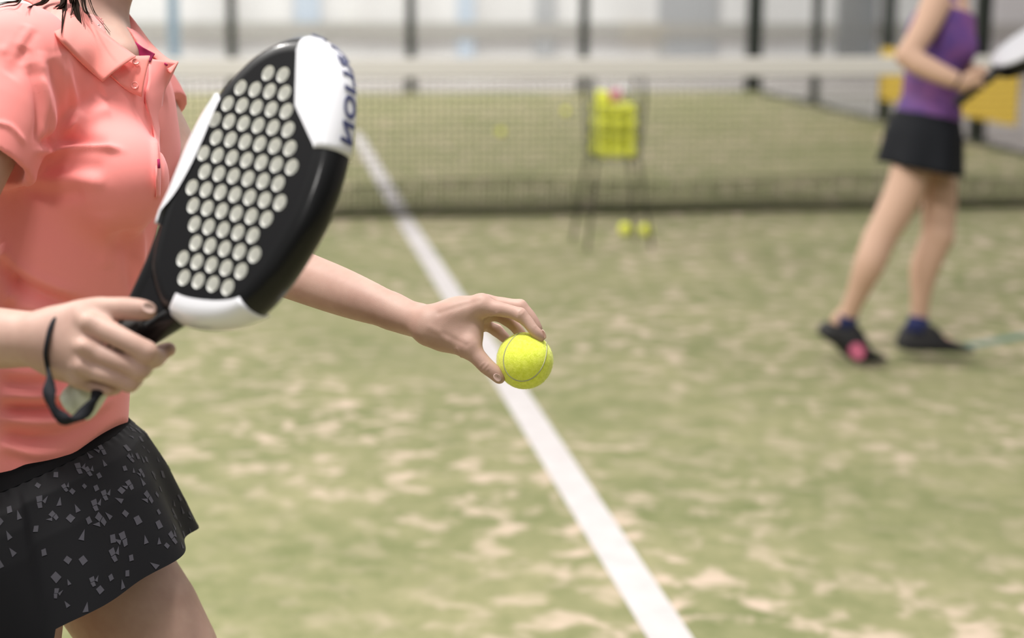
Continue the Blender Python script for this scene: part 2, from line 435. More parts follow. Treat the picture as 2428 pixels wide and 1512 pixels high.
# things beyond the glass
def slab(name, m, x0, x1, y0, y1, z0, z1, label, cat, bev=.004):
    bm = bmesh.new(); box(bm, x0, x1, y0, y1, z0, z1, bev); return tag(from_bm(name, bm, m), label, cat)
def atY(px, py, Y):
    d = ray(px, py); return CAM+d*((Y-CAM[1])/d[1])
def atX(px, py, X):
    d = ray(px, py); return CAM+d*((X-CAM[0])/d[0])
# yellow banner on the side wall
p0 = atX(2097, 110, 5.0); p1 = atX(2415, 290, 5.0)
root = empty('advert_banner', (4.99, (p0[1]+p1[1])/2, .43)); tag(root, 'yellow advertising banner along the foot of the side glass, behind the purple top player', 'banner')
bm = bmesh.new(); hw = (p0[1]-p1[1])/2; box(bm, -.012, 0, -hw, hw, -.22, .26); from_bm('banner_sheet', bm, M['yellow'], root)
bm = bmesh.new(); box(bm, -.016, .0, -hw, hw, .26, .275); from_bm('hem', bm, M['post'], root)
# panels and posts beyond the court
q0 = atY(1985, 100, 13.9); q1 = atY(2072, 100, 13.9)
slab('service_door', M['darkpanel'], q0[0], q1[0], 13.86, 13.99, -.02, 2.1, 'dark grey door in the far wall between two cage posts', 'door')
q0 = atY(2125, 100, 13.9); q1 = atY(2250, 100, 13.9)
q0 = atY(398, 60, 13.0); q1 = atY(424, 60, 13.0)
slab('blue_post', M['bluepost'], q0[0], q1[0], 13.0, 13.12, -.02, 3.2, 'blue-grey steel post beyond the glass, left of the racket', 'post')
for (x0, x1, lb, mm_) in ((700, 760, 'pale blue wall panel above the racket head', 'bluepanel'), (1085, 1125, 'pale blue wall panel right of the racket', 'bluepanel'),
                     (1268, 1316, 'mid grey wall panel left of the ball basket', 'midpanel'), (1560, 1700, 'mid grey wall panel left of the thick corner post', 'midpanel')):
    q0 = atY(x0, 60, 13.95); q1 = atY(x1, 60, 13.95)
    slab('wall_panel', M[mm_], q0[0], q1[0], 13.95, 13.998, -.02, 3.4, lb, 'panel', .002)
# ------------------------------------------------------------------ the net
root = empty('padel_net', (0, 0, 0)); tag(root, 'dark mesh net with white top tape stretched across the court', 'net')
def ztop(x): return .872 + .02*(abs(x)/5)**2
V = []; Q = []
def bar(a, b_, r):
    a = Vector(a); b_ = Vector(b_); d = (b_-a).normalized(); u = d.orthogonal().normalized(); s = d.cross(u); o0 = len(V)
    for p in (a, b_):
        for k_ in range(4):
            an = math.pi/2*k_+.785; V.append(p+u*(r*math.cos(an))+s*(r*math.sin(an)))
    for k_ in range(4): Q.append((o0+k_, o0+(k_+1) % 4, o0+4+(k_+1) % 4, o0+4+k_))
x = -4.98; step = .040
while x < 4.99:
    bar((x, 0, .04), (x, 0, ztop(x)-.04), .0027); x += step
for j in range(21):
    z = .05+j*step
    if z > .84: break
    X = np.linspace(-4.98, 4.98, 9)
    for a, b_ in zip(X[:-1], X[1:]): bar((a, 0, z), (b_, 0, z), .0027)
for j in range(5):
    X = np.linspace(-4.98, 4.98, 9); z = .02+j*.013
    for a, b_ in zip(X[:-1], X[1:]): bar((a, .006*(-1)**j, z), (b_, .006*(-1)**j, z), .0028)
x = -4.96
while x < 4.98:       # second layer of cords, added to darken the foot of the net
    bar((x, -.012, .02), (x+.008, -.016, .21+.02*math.sin(x*3)), .0025); x += .030
for j in range(8):
    X = np.linspace(-4.98, 4.98, 33); zz = lambda x_: .035+.022*j*(1+.12*math.sin(x_*3))
    for a, b_ in zip(X[:-1], X[1:]): bar((a, -.014, zz(a)), (b_, -.014, zz(b_)), .0026)
mesh('net_mesh', V, Q, M['net'], root, False)
bm = bmesh.new(); X = np.linspace(-5, 5, 25); prof = [(-.008, -.098), (-.009, -.004), (0, .004), (.009, -.004), (.008, -.098)]
rows = [[bm.verts.new((x_, a, ztop(x_)+c)) for a, c in prof] for x_ in X]
for r0, r1 in zip(rows[:-1], rows[1:]):
    for i in range(5): bm.faces.new((r0[i], r0[(i+1) % 5], r1[(i+1) % 5], r1[i]))
bm.faces.new(rows[0]); bm.faces.new(rows[-1][::-1])
from_bm('top_tape', bm, M['tape'], root)
bm = bmesh.new(); box(bm, -5, 5, -.006, .006, 0.0, .032); from_bm('bottom_tape', bm, M['net'], root)
for sx in (-1, 1):
    r2 = empty('net_post', (sx*5.06, 0, 0)); tag(r2, 'dark steel net post at the %s end of the net' % ('left' if sx < 0 else 'right'), 'post')
    bm = bmesh.new(); box(bm, -.04, .04, -.04, .04, 0, .98, .005); from_bm('upright', bm, M['post'], r2)

# ================================================================== the racket
PS = 0.0195     # pitch of the drilled holes, metres
wq = np.array([-1.71065727, -4.92903732, 1.96484555]); TT = np.array([-12.78989025, 6.46931205, 79.38446538])*PS
th = np.linalg.norm(wq); kk = wq/th; Kx = np.array([[0, -kk[2], kk[1]], [kk[2], 0, -kk[0]], [-kk[1], kk[0], 0]])
Rm = np.eye(3)+math.sin(th)*Kx+(1-math.cos(th))*Kx@Kx
s60, c60 = math.sin(math.pi/3), .5
def cam2w(v): return CR*v[0]+CU*v[1]+CF*v[2]
E1 = cam2w(Rm[:, 0]*s60-Rm[:, 1]*c60); E2 = cam2w(Rm[:, 0]*c60+Rm[:, 1]*s60); EN = cam2w(Rm[:, 2]); RO = CAM+cam2w(TT)
RKM = Matrix(((E1[0], E2[0], -EN[0], RO[0]), (E1[1], E2[1], -EN[1], RO[1]), (E1[2], E2[2], -EN[2], RO[2]), (0, 0, 0, 1)))
def RK(x, y, d=0.0): return RO+E1*x*PS+E2*y*PS+EN*d*PS       # racket plane coordinates to world
racket = empty('padel_racket', (0, 0, 0)); racket.matrix_world = RKM
tag(racket, 'black padel racket with pale drilled holes and white tip guard, before the salmon shirt', 'racket')
OUT = [(-3.56, 6.62), (-4.35, 5.78), (-4.98, 4.55), (-5.27, 3.0), (-5.32, 1.5), (-5.22, .2), (-4.85, -1.05), (-4.25, -2.25), (-3.6, -3.3), (-3.05, -4.2), (-2.45, -5.1),
       (-1.75, -5.95), (-1.1, -6.5), (.1, -6.95), (1.4, -7.1), (2.75, -6.6), (4.3, -5.45), (5.2, -4.35), (5.55, -3.3), (5.62, -2.1), (5.52, -.9), (5.1, 1.1), (4.5, 2.5),
       (3.75, 3.75), (2.85, 4.9), (1.8, 5.95), (.7, 6.8), (-.3, 7.25), (-1.35, 7.45), (-2.6, 7.25)]
OUTS = spline(OUT, 5, True); NO = len(OUTS)
def onrm(i):
    a = OUTS[(i-2) % NO]; b_ = OUTS[(i+2) % NO]; d = b_-a; d = d/np.linalg.norm(d); return np.array([d[1], -d[0]])*1.0
ctr = np.mean(OUTS, 0)
sgn = 1 if sum(onrm(i)@(OUTS[i]-ctr) for i in range(NO)) > 0 else -1
PROF = [(1.0, 0.0), (.62, -.02), (.34, -.16), (.10, -.45), (0.0, -.8), (0.0, -1.15), (.10, -1.5), (.34, -1.79), (.62, -1.93), (1.0, -1.95)]  # inset, z
def rim_sec(i0, i1, off=0.0, prof=PROF, taper=None):
    rows = []
    n = (i1-i0) % NO if i1 != i0 else NO
    for j in range(n+(0 if n == NO else 1)):
        i = (i0+j) % NO; nn = onrm(i)*sgn; row = []
        tp = 1.0 if taper is None else taper(j/max(n, 1))
        for ins, z in prof:
            q = OUTS[i]-nn*(ins*tp+(0 if True else 0))
            # outward offset of the guard shells
            a = (0.5-ins) ; qo = q+nn*off*(1 if ins < .9 else 0); zo = z+off*(1 if z > -.3 else (-1 if z < -1.65 else 0))
            row.append((qo[0]*PS, qo[1]*PS, zo*PS))
        rows.append(row)
    return rows
def loft(name, rows, m, parent, closed):
    V = []; Q = []; k = len(rows[0])
    for r in rows: V += r
    n = len(rows)
    for i in range(n if closed else n-1):
        for j in range(k-1):
            Q.append((i*k+j, i*k+j+1, ((i+1) % n)*k+j+1, ((i+1) % n)*k+j))
    if not closed: Q.append(tuple(range(k))); Q.append(tuple((n-1)*k+j for j in range(k))[::-1])
    bm = bmesh.new(); vs = [bm.verts.new(v) for v in V]
    for q in Q:
        try: bm.faces.new([vs[i] for i in q])
        except Exception: pass
    return from_bm(name, bm, m, parent, True)
loft('frame', rim_sec(0, 0), M['black_gloss'], racket, True)
# perforated face: 2D curve with holes, filled and extruded, then turned into a mesh
HR = {0: (5, 6), 1: (3, 6), 2: (2, 6), 3: (1, 6), 4: (1, 6), 5: (0, 6), 6: (0, 5), 7: (-1, 5), 8: (-1, 4), 9: (-1, 3), 10: (-1, 3), 11: (-2, 2), 12: (-2, 1)}
lat = []
for r_, (i0, i1) in HR.items():
    for i in range(i0, i1+1): lat.append((i+.5*r_, -(r_*s60)))       # a=(1,0), b=(.5,-.866)
lat = np.array(lat); 
mean_ = lat.mean(0); lat = lat-mean_
holes = [(p[0]*s60-p[1]*c60, p[0]*c60+p[1]*s60) for p in lat]
cu = bpy.data.curves.new('tmp', 'CURVE'); cu.dimensions = '2D'; cu.fill_mode = 'BOTH'
def add_poly(pts):
    sp = cu.splines.new('POLY'); sp.points.add(len(pts)-1)
    for q, p in zip(sp.points, pts): q.co = (p[0], p[1], 0, 1)
    sp.use_cyclic_u = True
add_poly([tuple((OUTS[i]-onrm(i)*sgn*.98)*PS) for i in range(NO)])
for hx, hy in holes:
    add_poly([((hx+.382*math.cos(a))*PS, (hy+.382*math.sin(a))*PS) for a in np.linspace(0, 2*math.pi, 25)[:-1]])
cu.extrude = .972*PS
tmp = bpy.data.objects.new('tmp', cu); COL.objects.link(tmp)
bpy.context.view_layer.update()
me = bpy.data.meshes.new_from_object(tmp.evaluated_get(bpy.context.evaluated_depsgraph_get()))
bpy.data.objects.remove(tmp); bpy.data.curves.remove(cu); me.name = 'face'
me.transform(Matrix.Translation((0, 0, -.975*PS)))
me.materials.clear()
face = link('face', me, [M['black_face'], M['hole']], racket)
for p in me.polygons:
    c = p.center
    wall = abs(p.normal.z) < .5 and min((c.x/PS-hx)**2+(c.y/PS-hy)**2 for hx, hy in holes) < .25
    p.material_index = 1 if wall else 0; p.use_smooth = False
def near_i(x, y): return int(np.argmin([np.hypot(q[0]-x, q[1]-y) for q in OUTS]))
# white guard over the tip: rim shell plus a pointed plate on each side of the face
iA, iB = near_i(3.2, 4.5), near_i(-3.1, 7.0)
n_ = (iB-iA) % NO
guard = loft('tip_guard', rim_sec(iA, iB, .05), M['white_gloss'], racket, False)
arc = [OUTS[(iA+j) % NO]-onrm((iA+j) % NO)*sgn*.93 for j in range(n_+1)]
def plate(name, poly, z0, z1, m, parent):
    bm = bmesh.new(); lo = [bm.verts.new((p[0]*PS, p[1]*PS, z0*PS)) for p in poly]; hi = [bm.verts.new((p[0]*PS, p[1]*PS, z1*PS)) for p in poly]
    bm.faces.new(lo); bm.faces.new(hi)
    for i in range(len(poly)): j = (i+1) % len(poly); bm.faces.new((lo[i], lo[j], hi[j], hi[i]))
    bmesh.ops.triangulate(bm, faces=[f for f in bm.faces if len(f.verts) > 4])
    return from_bm(name, bm, m, parent)
plate('guard_plate', [(-.23, 4.44)]+arc, -.02, .05, M['white_gloss'], guard)
plate('guard_plate', [(-.23, 4.44)]+arc, -2.0, -1.93, M['white_gloss'], guard)
# white side trims
TP = [(1.5, 0.0), (.9, .0), (.5, -.06), (.2, -.3), (0.0, -.8), (0.0, -1.15), (.2, -1.6), (.6, -1.93)]
def side(i0, i1, name, prof, tp):
    return loft(name, rim_sec(i0, i1, .05, prof, tp), M['white_gloss'], racket, False)
side(near_i(-5.3, 1.7), near_i(-2.7, -4.75), 'side_trim', [(1.45, .0), (.9, .0), (.5, -.05), (.2, -.3), (0.0, -.8), (0, -1.0)], lambda t_: max(.12, math.sin(math.pi*min(1, .16+t_*.9)))**.8)
side(near_i(1.9, -7.0), near_i(5.5, -3.5), 'side_trim', [(1.22, 0.0), (.9, .0), (.5, -.05), (.2, -.3), (0.0, -.8), (0.0, -1.15), (.2, -1.6), (.6, -1.93)], lambda t_: 1.0-.45*t_*t_)
# lettering on the rim of the tip guard
fc = bpy.data.curves.new('tmp', 'FONT'); fc.body = 'VARLION'; fc.size = .029; fc.extrude = .0003; fc.align_x = 'CENTER'; fc.align_y = 'CENTER'; fc.space_character = 1.12; fc.offset = .0008
tmp = bpy.data.objects.new('tmp', fc); COL.objects.link(tmp); bpy.context.view_layer.update()
me = bpy.data.meshes.new_from_object(tmp.evaluated_get(bpy.context.evaluated_depsgraph_get())); bpy.data.objects.remove(tmp); bpy.data.curves.remove(fc)
me.name = 'lettering'; me.materials.clear()
# wrap the letters round the rim: x runs along the outline, y across the thickness
L = [0.0]
for j in range(n_): L.append(L[-1]+np.linalg.norm(OUTS[(iA+j+1) % NO]-OUTS[(iA+j) % NO])*PS)
mid = L[-1]*.52
for v in me.vertices:
    s_ = min(max(mid-v.co.x, 0), L[-1]-1e-6); j = max(i for i in range(len(L)) if L[i] <= s_); j = min(j, n_-1)
    f_ = (s_-L[j])/(L[j+1]-L[j]); i_ = (iA+j) % NO; i2 = (i_+1) % NO
    q = OUTS[i_]*(1-f_)+OUTS[i2]*f_; nn = onrm(i_)*(1-f_)+onrm(i2)*f_; nn = nn/np.linalg.norm(nn)*sgn
    q = q+nn*(.075+v.co.z/PS); v.co = (q[0]*PS, q[1]*PS, (-.95)*PS+v.co.y*.75)
lo_ = link('lettering', me, M['ink'], guard); lo_['label'] = 'dark blue lettering along the white rim'
# throat arms and handle
def tubeL(name, pts, rad, m, parent, n=14, flat=None):
    v, f = tube_data([(p[0]*PS, p[1]*PS, p[2]*PS) for p in pts], [r*PS for r in rad] if hasattr(rad, '__len__') else rad*PS, n)
    return mesh(name, v, f, m, parent)
tubeL('throat_arm', spline([(-2.7, -3.9, -.97), (-2.1, -5.2, -.97), (-1.45, -6.8, -.97), (-.85, -8.4, -.97), (-.3, -9.8, -.97)], 4), [.62]*17, M['black_gloss'], racket)
tubeL('throat_arm', spline([(1.8, -6.3, -.97), (1.45, -7.2, -.97), (1.0, -8.3, -.97), (.5, -9.5, -.97)], 4), [.6]*13, M['black_gloss'], racket)
plate('throat_bridge', [(-3.0, -4.4), (-2.3, -5.3), (-1.6, -6.1), (-.9, -6.6), (.2, -6.9), (1.5, -7.0), (1.35, -8.0), (.9, -9.0), (.4, -9.6), (-.4, -9.7), (-1.2, -8.0), (-2.2, -5.9)], -1.55, -.45, M['black_face'], racket)
bm = bmesh.new()
hand_rows = []
for y, w_, t_ in ((-8.3, .75, .8), (-9.2, .9, .85), (-10, .84, .8), (-12.2, .82, .78), (-12.6, .82, .78), (-12.7, .82, .78)):
    hand_rows.append([bm.verts.new(((.15+w_*math.cos(a))*PS, y*PS, (-.97+t_*math.sin(a))*PS)) for a in [math.pi/8+math.pi/4*k for k in range(8)]])
for r0, r1 in zip(hand_rows[:-1], hand_rows[1:]):
    for k in range(8): bm.faces.new((r0[k], r0[(k+1) % 8], r1[(k+1) % 8], r1[k]))
bm.faces.new(hand_rows[0]); bm.faces.new(hand_rows[-1])
from_bm('handle', bm, M['grip'], racket, True)
bm = bmesh.new(); rows_ = []
for y, r_ in ((-12.0, .8), (-12.5, .85), (-13.2, .93), (-13.8, .98), (-14.1, .92), (-14.25, .7)):
    rows_.append([bm.verts.new(((.15+r_*math.cos(a))*PS, y*PS, (-.97+r_*math.sin(a))*PS)) for a in np.linspace(0, 2*math.pi, 25)[:-1]])
for r0, r1 in zip(rows_[:-1], rows_[1:]):
    for k in range(24): bm.faces.new((r0[k], r0[(k+1) % 24], r1[(k+1) % 24], r1[k]))
bm.faces.new(rows_[0]); bm.faces.new(rows_[-1])
bc = from_bm('butt_cap', bm, M['butt'], racket, True); bc['label'] = 'pale grey-green butt cap'
# wrist cord looped round the wrist, twisted in its lower half
cord = [(152, 742, 1.592), (135, 750, 1.572), (121, 773, 1.560), (112, 808, 1.5555), (108, 838, 1.557), (112, 868, 1.562), (119, 900, 1.550), (117, 935, 1.540), (126, 966, 1.538), (145, 988, 1.538), (165, 996, 1.540), (192, 984, 1.545), (214, 962, 1.552), (228, 938, 1.56), (236, 915, 1.575)]
cp = spline([at(*c) for c in cord], 6); n__ = len(cp)
rad = [.0034 if i < n__*.38 else .0034+.0028*min(1, (i-n__*.38)/8)*(0.95+.05*math.sin(i*.8)) for i in range(n__)]
v, f = tube_data(cp, rad, 10, flat=.6, twist=[0 if i < n__*.38 else (i-n__*.38)*.22 for i in range(n__)])
wc = mesh('wrist_cord', v, f, M['cord'], None); wc.parent = racket; wc.matrix_parent_inverse = RKM.inverted()

# ================================================================== the player in the foreground
FW = cam2w(np.array([.94, 0, -.34])); FW = FW/np.linalg.norm(FW)       # the way her chest faces
LT = cam2w(np.array([.34, 0, .94])); LT = LT/np.linalg.norm(LT)        # towards her left
UP = np.cross(FW, LT); UP = UP/np.linalg.norm(UP)
if UP[2] < 0: UP = -UP
AX = [FW, LT, UP]
def leanaxes(deg):
    a = math.radians(deg); f2 = FW*math.cos(a)-UP*math.sin(a); u2 = FW*math.sin(a)+UP*math.cos(a); return [f2, LT, u2]
LA = leanaxes(12)
woman = empty('person', (at(100, 1500, 2.05)[0], at(100, 1500, 2.05)[1], 0.0))
tag(woman, 'person in salmon polo shirt and black skirt holding a racket and a yellow ball', 'person')
WB = woman.location
def torso(fd, o=0.0):
    fd.ell(at(178, 335, 2.05), LA, (.104+o, .140+o, .150+o), .0)
    fd.ell(at(190, 235, 2.05), LA, (.072+o, .120+o, .085+o), .04)
    fd.ell(at(140, 640, 2.05), LA, (.096+o, .122+o, .22+o), .03)
    fd.ell(at(76, 1035, 2.05), LA, (.094+o, .132+o, .20+o), .03)
    fd.ell(at(268, 425, 1.965), LA, (.060+o, .060+o, .060+o), .03)
    fd.ell(at(297, 372, 2.13), LA, (.060+o, .058+o, .060+o), .03)
    fd.cap(at(48, 136, 1.90), at(180, 155, 2.04), .050+o, .040+o, .03)
    fd.cap(at(180, 160, 2.04), at(325, 215, 2.19), .040+o, .038+o, .03)
# ---- body
lo = np.min([at(-60, -420, 1.8), at(-60, 1300, 1.8), at(700, -420, 2.4), at(700, 1300, 2.4)], 0)
A = Field((CAM[0]-.60, CAM[1]+1.65, -.005), (CAM[0]+.62, CAM[1]+2.45, 1.76), .005)
torso(A, -.017)
A.ell(at(75, 1120, 2.05), LA, (.078, .108, .10), .03)                     # pelvis
A.chain([(at(160, 130, 2.06), .060), (at(190, 60, 2.06), .050), (at(205, 0, 2.06), .052), (at(225, -90, 2.06), .054)], .02)   # neck
A.cap(at(235, 95, 2.04), at(288, 132, 2.012), .040, .022, .025)
hd = at(237, -235, 2.06)
A.ell(hd, LA, (.088, .074, .105), .03)
A.chain([(at(250, -150, 2.06), .055), (at(312, -112, 2.05), .030), (at(345, -115, 2.05), .022)], .02)   # jaw and chin
A.cap(at(235, -125, 2.02), at(312, -108, 2.04), .032, .02, .02); A.cap(at(260, -125, 2.10), at(317, -108, 2.06), .032, .02, .02)
A.cap(at(400, -245, 2.035), at(417, -205, 2.03), .009, .012, .012)        # nose
A.cap(at(388, -160, 2.035), at(388, -158, 2.05), .010, .010, .01)         # lips
for zz in (1.99, 2.12): A.ell(at(230, -220, zz), LA, (.018, .008, .03), .006)   # ears
# legs (crouching, left leg forward)
hipL = at(120, 1180, 2.12); kneeL = at(500, 1790, 2.10); footL = np.array([kneeL[0]-.08, kneeL[1]+.02, .075])
hipR = at(20, 1200, 2.0); kneeR = at(-30, 1900, 1.95); footR = np.array([kneeR[0]-.12, kneeR[1]-.02, .075])
midL = at(330, 1470, 2.115)
A.chain([(hipL, .075), (midL, .077), (kneeL, .056)], .04)
A.chain([(kneeL, .056), (kneeL*.6+footL*.4+np.array([-.015, 0, 0]), .052), (footL, .034)], .02)
A.chain([(hipR, .075), (hipR*.5+kneeR*.5, .070), (kneeR, .056)], .04)
A.chain([(kneeR, .056), (kneeR*.6+footR*.4+np.array([-.015, 0, 0]), .052), (footR, .034)], .02)
for ft in (footL, footR):
    A.cap(ft+np.array([-.03, 0, -.04]), ft+np.array([.14, -.03, -.048]), .034, .026, .02)
pa, qa = A.verts(); pa = relax(pa, qa, 2)
# ---- left arm and the hand with the ball
B_lo = np.min([at(x, y, z) for x in (255, 1330) for y in (110, 960) for z in (1.84, 2.27)], 0)
B_hi = np.max([at(x, y, z) for x in (255, 1330) for y in (110, 960) for z in (1.84, 2.27)], 0)
B = Field(B_lo, B_hi, .0015)
def R(px_, z): return px_*z/F
sh, el, wr = at(318, 215, 2.19), at(545, 604, 2.09), at(1005, 767, 1.952)
B.chain([(sh, .043), (at(421, 408, 2.15), .0385), (el, .034)], .01)
B.chain([(el, .033), (at(640, 628, 2.06), .0325), (at(725, 660, 2.035), .0305), (at(800, 688, 2.015), .0285), (at(860, 711, 1.997), .0255), (at(913, 731, 1.982), .0218), (at(960, 750, 1.967), .0185), (wr, .0172)], .012)
B.chain([(at(940, 742, 1.985), .0178), (at(1005, 764, 1.972), .0165), (at(1075, 752, 1.972), .0150)], .014)      # width of the wrist
B.cap(at(1003, 742, 1.978), at(1006, 744, 1.976), .0085, .0085, .012)                                            # ulna knob
mcp = {'i': at(1141, 723, 1.936), 'm': at(1150, 722, 1.953), 'r': at(1148, 738, 1.970), 'p': at(1138, 757, 1.984)}
for k, r0, r1 in (('i', .0160, .0122), ('m', .0150, .0105), ('r', .0140, .0105), ('p', .0130, .0100)):
    w0 = at(1022, 766+{'i': -4, 'm': 0, 'r': 4, 'p': 8}[k], {'i': 1.946, 'm': 1.955, 'r': 1.966, 'p': 1.975}[k])
    B.cap(w0, mcp[k], r0, r1, .014)
B.cap(at(1085, 745, 1.945), at(1112, 778, 1.945), .0165, .0135, .016)
B.cap(at(1060, 770, 1.95), at(1110, 790, 1.948), .0190, .0130, .016)
B.cap(at(1100, 770, 1.975), at(1128, 772, 1.980), .0150, .0100, .014)    # heel of the palm
# fingers: pixel, pixel, depth, radius
def finger(fd, pts, k=.004): fd.chain([(at(x, y, z), r) for x, y, z, r in pts], k)
finger(B, [(1141, 723, 1.936, .0122), (1160, 729, 1.933, .0098), (1185, 733, 1.930, .0084), (1212, 739, 1.929, .0077), (1233, 746, 1.928, .0079)], .006)
finger(B, [(1233, 746, 1.928, .0079), (1250, 762, 1.927, .0069), (1263, 779, 1.926, .0064), (1273, 790, 1.927, .0065), (1281, 799, 1.929, .0058)], .003)
finger(B, [(1150, 722, 1.953, .0110), (1182, 721, 1.951, .0088), (1212, 724, 1.949, .0080), (1233, 727, 1.948, .0083)], .006)
finger(B, [(1233, 727, 1.948, .0083), (1252, 746, 1.947, .0076), (1264, 763, 1.947, .0072), (1272, 778, 1.948, .0068), (1274, 786, 1.950, .0062)], .003)
finger(B, [(1148, 738, 1.970, .0105), (1178, 747, 1.971, .0076), (1203, 756, 1.971, .0078)], .006)
finger(B, [(1203, 756, 1.971, .0078), (1222, 775, 1.970, .0068), (1232, 788, 1.969, .0065), (1240, 797, 1.968, .0055)], .003)
finger(B, [(1138, 757, 1.984, .0100), (1156, 772, 1.988, .0068), (1178, 783, 1.989, .0070)], .005)
finger(B, [(1178, 783, 1.989, .0070), (1194, 798, 1.986, .0064), (1206, 808, 1.983, .0054)], .003)
# thumb with its thenar ball
B.cap(at(1020, 786, 1.945), at(1112, 820, 1.934), .0150, .0128, .016)
B.cap(at(1060, 800, 1.955), at(1105, 812, 1.950), .0150, .0120, .014)
finger(B, [(1110, 821, 1.934, .0135), (1122, 834, 1.932, .0112), (1137, 850, 1.930, .0098), (1153, 867, 1.929, .0094), (1171, 882, 1.929, .0086), (1181, 893, 1.930, .0074), (1184, 896, 1.931, .0068)], .006)
pb, qb = B.verts(); pb = relax(pb, qb, 2, .4)
tb = bvh(pb, qb); nb = normals(pb, qb); disp = np.zeros(len(pb))
CRE = [([(1140, 880), (1150, 871), (1157, 862)], .0011, -.0006), ([(1147, 884), (1158, 873)], .0011, -.0005), ([(1134, 873), (1147, 860)], .001, -.0004),
       ([(1228, 743), (1236, 734)], .0010, -.0005), ([(1233, 748), (1242, 738)], .0010, -.0004), ([(1150, 760), (1165, 748), (1180, 741)], .0012, -.0006),
       ([(1226, 755), (1229, 746)], .001, -.0005), ([(1083, 842), (1078, 828)], .0011, -.0006), ([(1093, 846), (1084, 826)], .0012, -.0008),
       ([(1070, 836), (1067, 826)], .001, -.0004), ([(1264, 779), (1270, 772)], .0009, -.0003),
       ([(1040, 742), (1090, 726), (1135, 712)], .0035, .0007), ([(1050, 790), (1105, 818)], .003, .0006), ([(1020, 776), (1045, 790), (1060, 806)], .004, -.0007)]
for line, w_, h_ in CRE:
    Lh = [hit(tb, x, y) for x, y in spline(line, 4)]; Lh = [x[0] for x in Lh if x]
    if len(Lh) > 1:
        d, t_ = polydist(pb, Lh); disp += h_*np.exp(-(d/w_)**2)
pb = pb+nb*disp[:, None]
# ---- right arm and the hand on the grip
cs = [at(x, y, z) for x in (-420, 440) for y in (90, 950) for z in (1.50, 1.98)]
Cc = Field(np.min(cs, 0), np.max(cs, 0), .0019)
Cc.chain([(at(45, 160, 1.90), .046), (at(-85, 420, 1.85), .042), (at(-235, 790, 1.775), .036)], .01)
Cc.chain([(at(-235, 790, 1.775), .035), (at(-130, 795, 1.72), .035), (at(0, 802, 1.645), .0295), (at(60, 804, 1.61), .0268), (at(110, 806, 1.588), .0262)], .012)
hm = {'i': at(212, 768, 1.566), 'm': at(196, 820, 1.560), 'r': at(190, 862, 1.564), 'p': at(188, 890, 1.574)}
for k, dy, r0, r1 in (('i', -14, .020, .0130), ('m', 0, .020, .0118), ('r', 12, .018, .0115), ('p', 20, .015, .0105)):
    Cc.cap(at(118, 806+dy, 1.590), hm[k], r0, r1, .014)
Cc.cap(at(150, 850, 1.60), at(200, 880, 1.60), .020, .016, .014)
Cc.cap(at(160, 790, 1.60), at(225, 790, 1.60), .020, .013, .014)
finger(Cc, [(205, 764, 1.566, .0135), (255, 785, 1.551, .0108), (305, 811, 1.546, .0100), (346, 834, 1.549, .0108)], .0015)
finger(Cc, [(344, 838, 1.552, .0112), (362, 848, 1.574, .0098), (372, 846, 1.602, .0090), (388, 832, 1.612, .0078), (400, 828, 1.612, .0070)], .003)
finger(Cc, [(196, 822, 1.559, .0118), (250, 844, 1.549, .0090), (292, 862, 1.548, .0086), (327, 876, 1.553, .0098)], .0012)
finger(Cc, [(327, 876, 1.553, .0098), (338, 872, 1.578, .0090), (318, 856, 1.600, .0085)], .003)
finger(Cc, [(188, 866, 1.562, .0112), (240, 884, 1.552, .0086), (275, 896, 1.552, .0082), (306, 906, 1.557, .0092)], .0012)
finger(Cc, [(306, 906, 1.557, .0092), (318, 895, 1.580, .0088), (295, 880, 1.604, .0082)], .003)
finger(Cc, [(186, 896, 1.576, .0100), (225, 912, 1.570, .0078), (258, 918, 1.568, .0076)], .0012)
finger(Cc, [(258, 918, 1.568, .0076), (272, 916, 1.585, .0074), (250, 895, 1.606, .0074)], .003)
finger(Cc, [(145, 775, 1.588, .0200), (185, 752, 1.580, .0160), (228, 735, 1.572, .0122), (262, 732, 1.568, .0108), (300, 732, 1.564, .0108), (332, 734, 1.562, .0100), (350, 736, 1.563, .0086)], .008)
for kx, ky, kz in ((214, 764, 1.552), (200, 822, 1.5455), (192, 868, 1.5485), (190, 898, 1.563)): Cc.cap(at(kx, ky, kz), at(kx+4, ky+2, kz), .0065, .0055, .008)
pc, qc = Cc.verts(); pc = relax(pc, qc, 2, .4)
body = multi('body', [(pa, qa), (pb, qb), (pc, qc)], M['skin']); reparent(body, woman)
def nail(px, py, z, ax_px, w_, l_, tilt=None, parent=None):
    h_ = hit(tb if z == 'b' else tc_, px, py)
    if h_ is None: return
    c, n = h_; d = at(px+ax_px[0], py+ax_px[1], 1.93)-at(px, py, 1.93); 
    if tilt is not None: n = n+cam2w(np.array(tilt)); n = n/np.linalg.norm(n)
    d = d-n*(d@n); d = d/np.linalg.norm(d); s_ = np.cross(n, d)
    V_ = []; Q_ = []; nu, nv = 9, 9
    for i in range(nu):
        for j in range(nv):
            u_, v_ = i/(nu-1)*2-1, j/(nv-1)*2-1
            ru = u_*math.sqrt(1-v_*v_/2); rv = v_*math.sqrt(1-u_*u_/2)
            V_.append(c+d*(l_*ru)+s_*(w_*rv)+n*(.0005-.0022*rv*rv*(w_/.006)-.0006*ru*ru))
    for i in range(nu-1):
        for j in range(nv-1): Q_.append((i*nv+j, (i+1)*nv+j, (i+1)*nv+j+1, i*nv+j+1))
    o = mesh('fingernail', V_, Q_, M['nail'], body)
    sm = o.modifiers.new('s', 'SOLIDIFY'); sm.thickness = .0006; sm.offset = -1
    return o
body_inv = body.matrix_world.inverted()
tc_ = bvh(pc, qc)
nail(1179, 895, 'b', (10, 8), .0040, .0056, (-.25, -.30, .0))
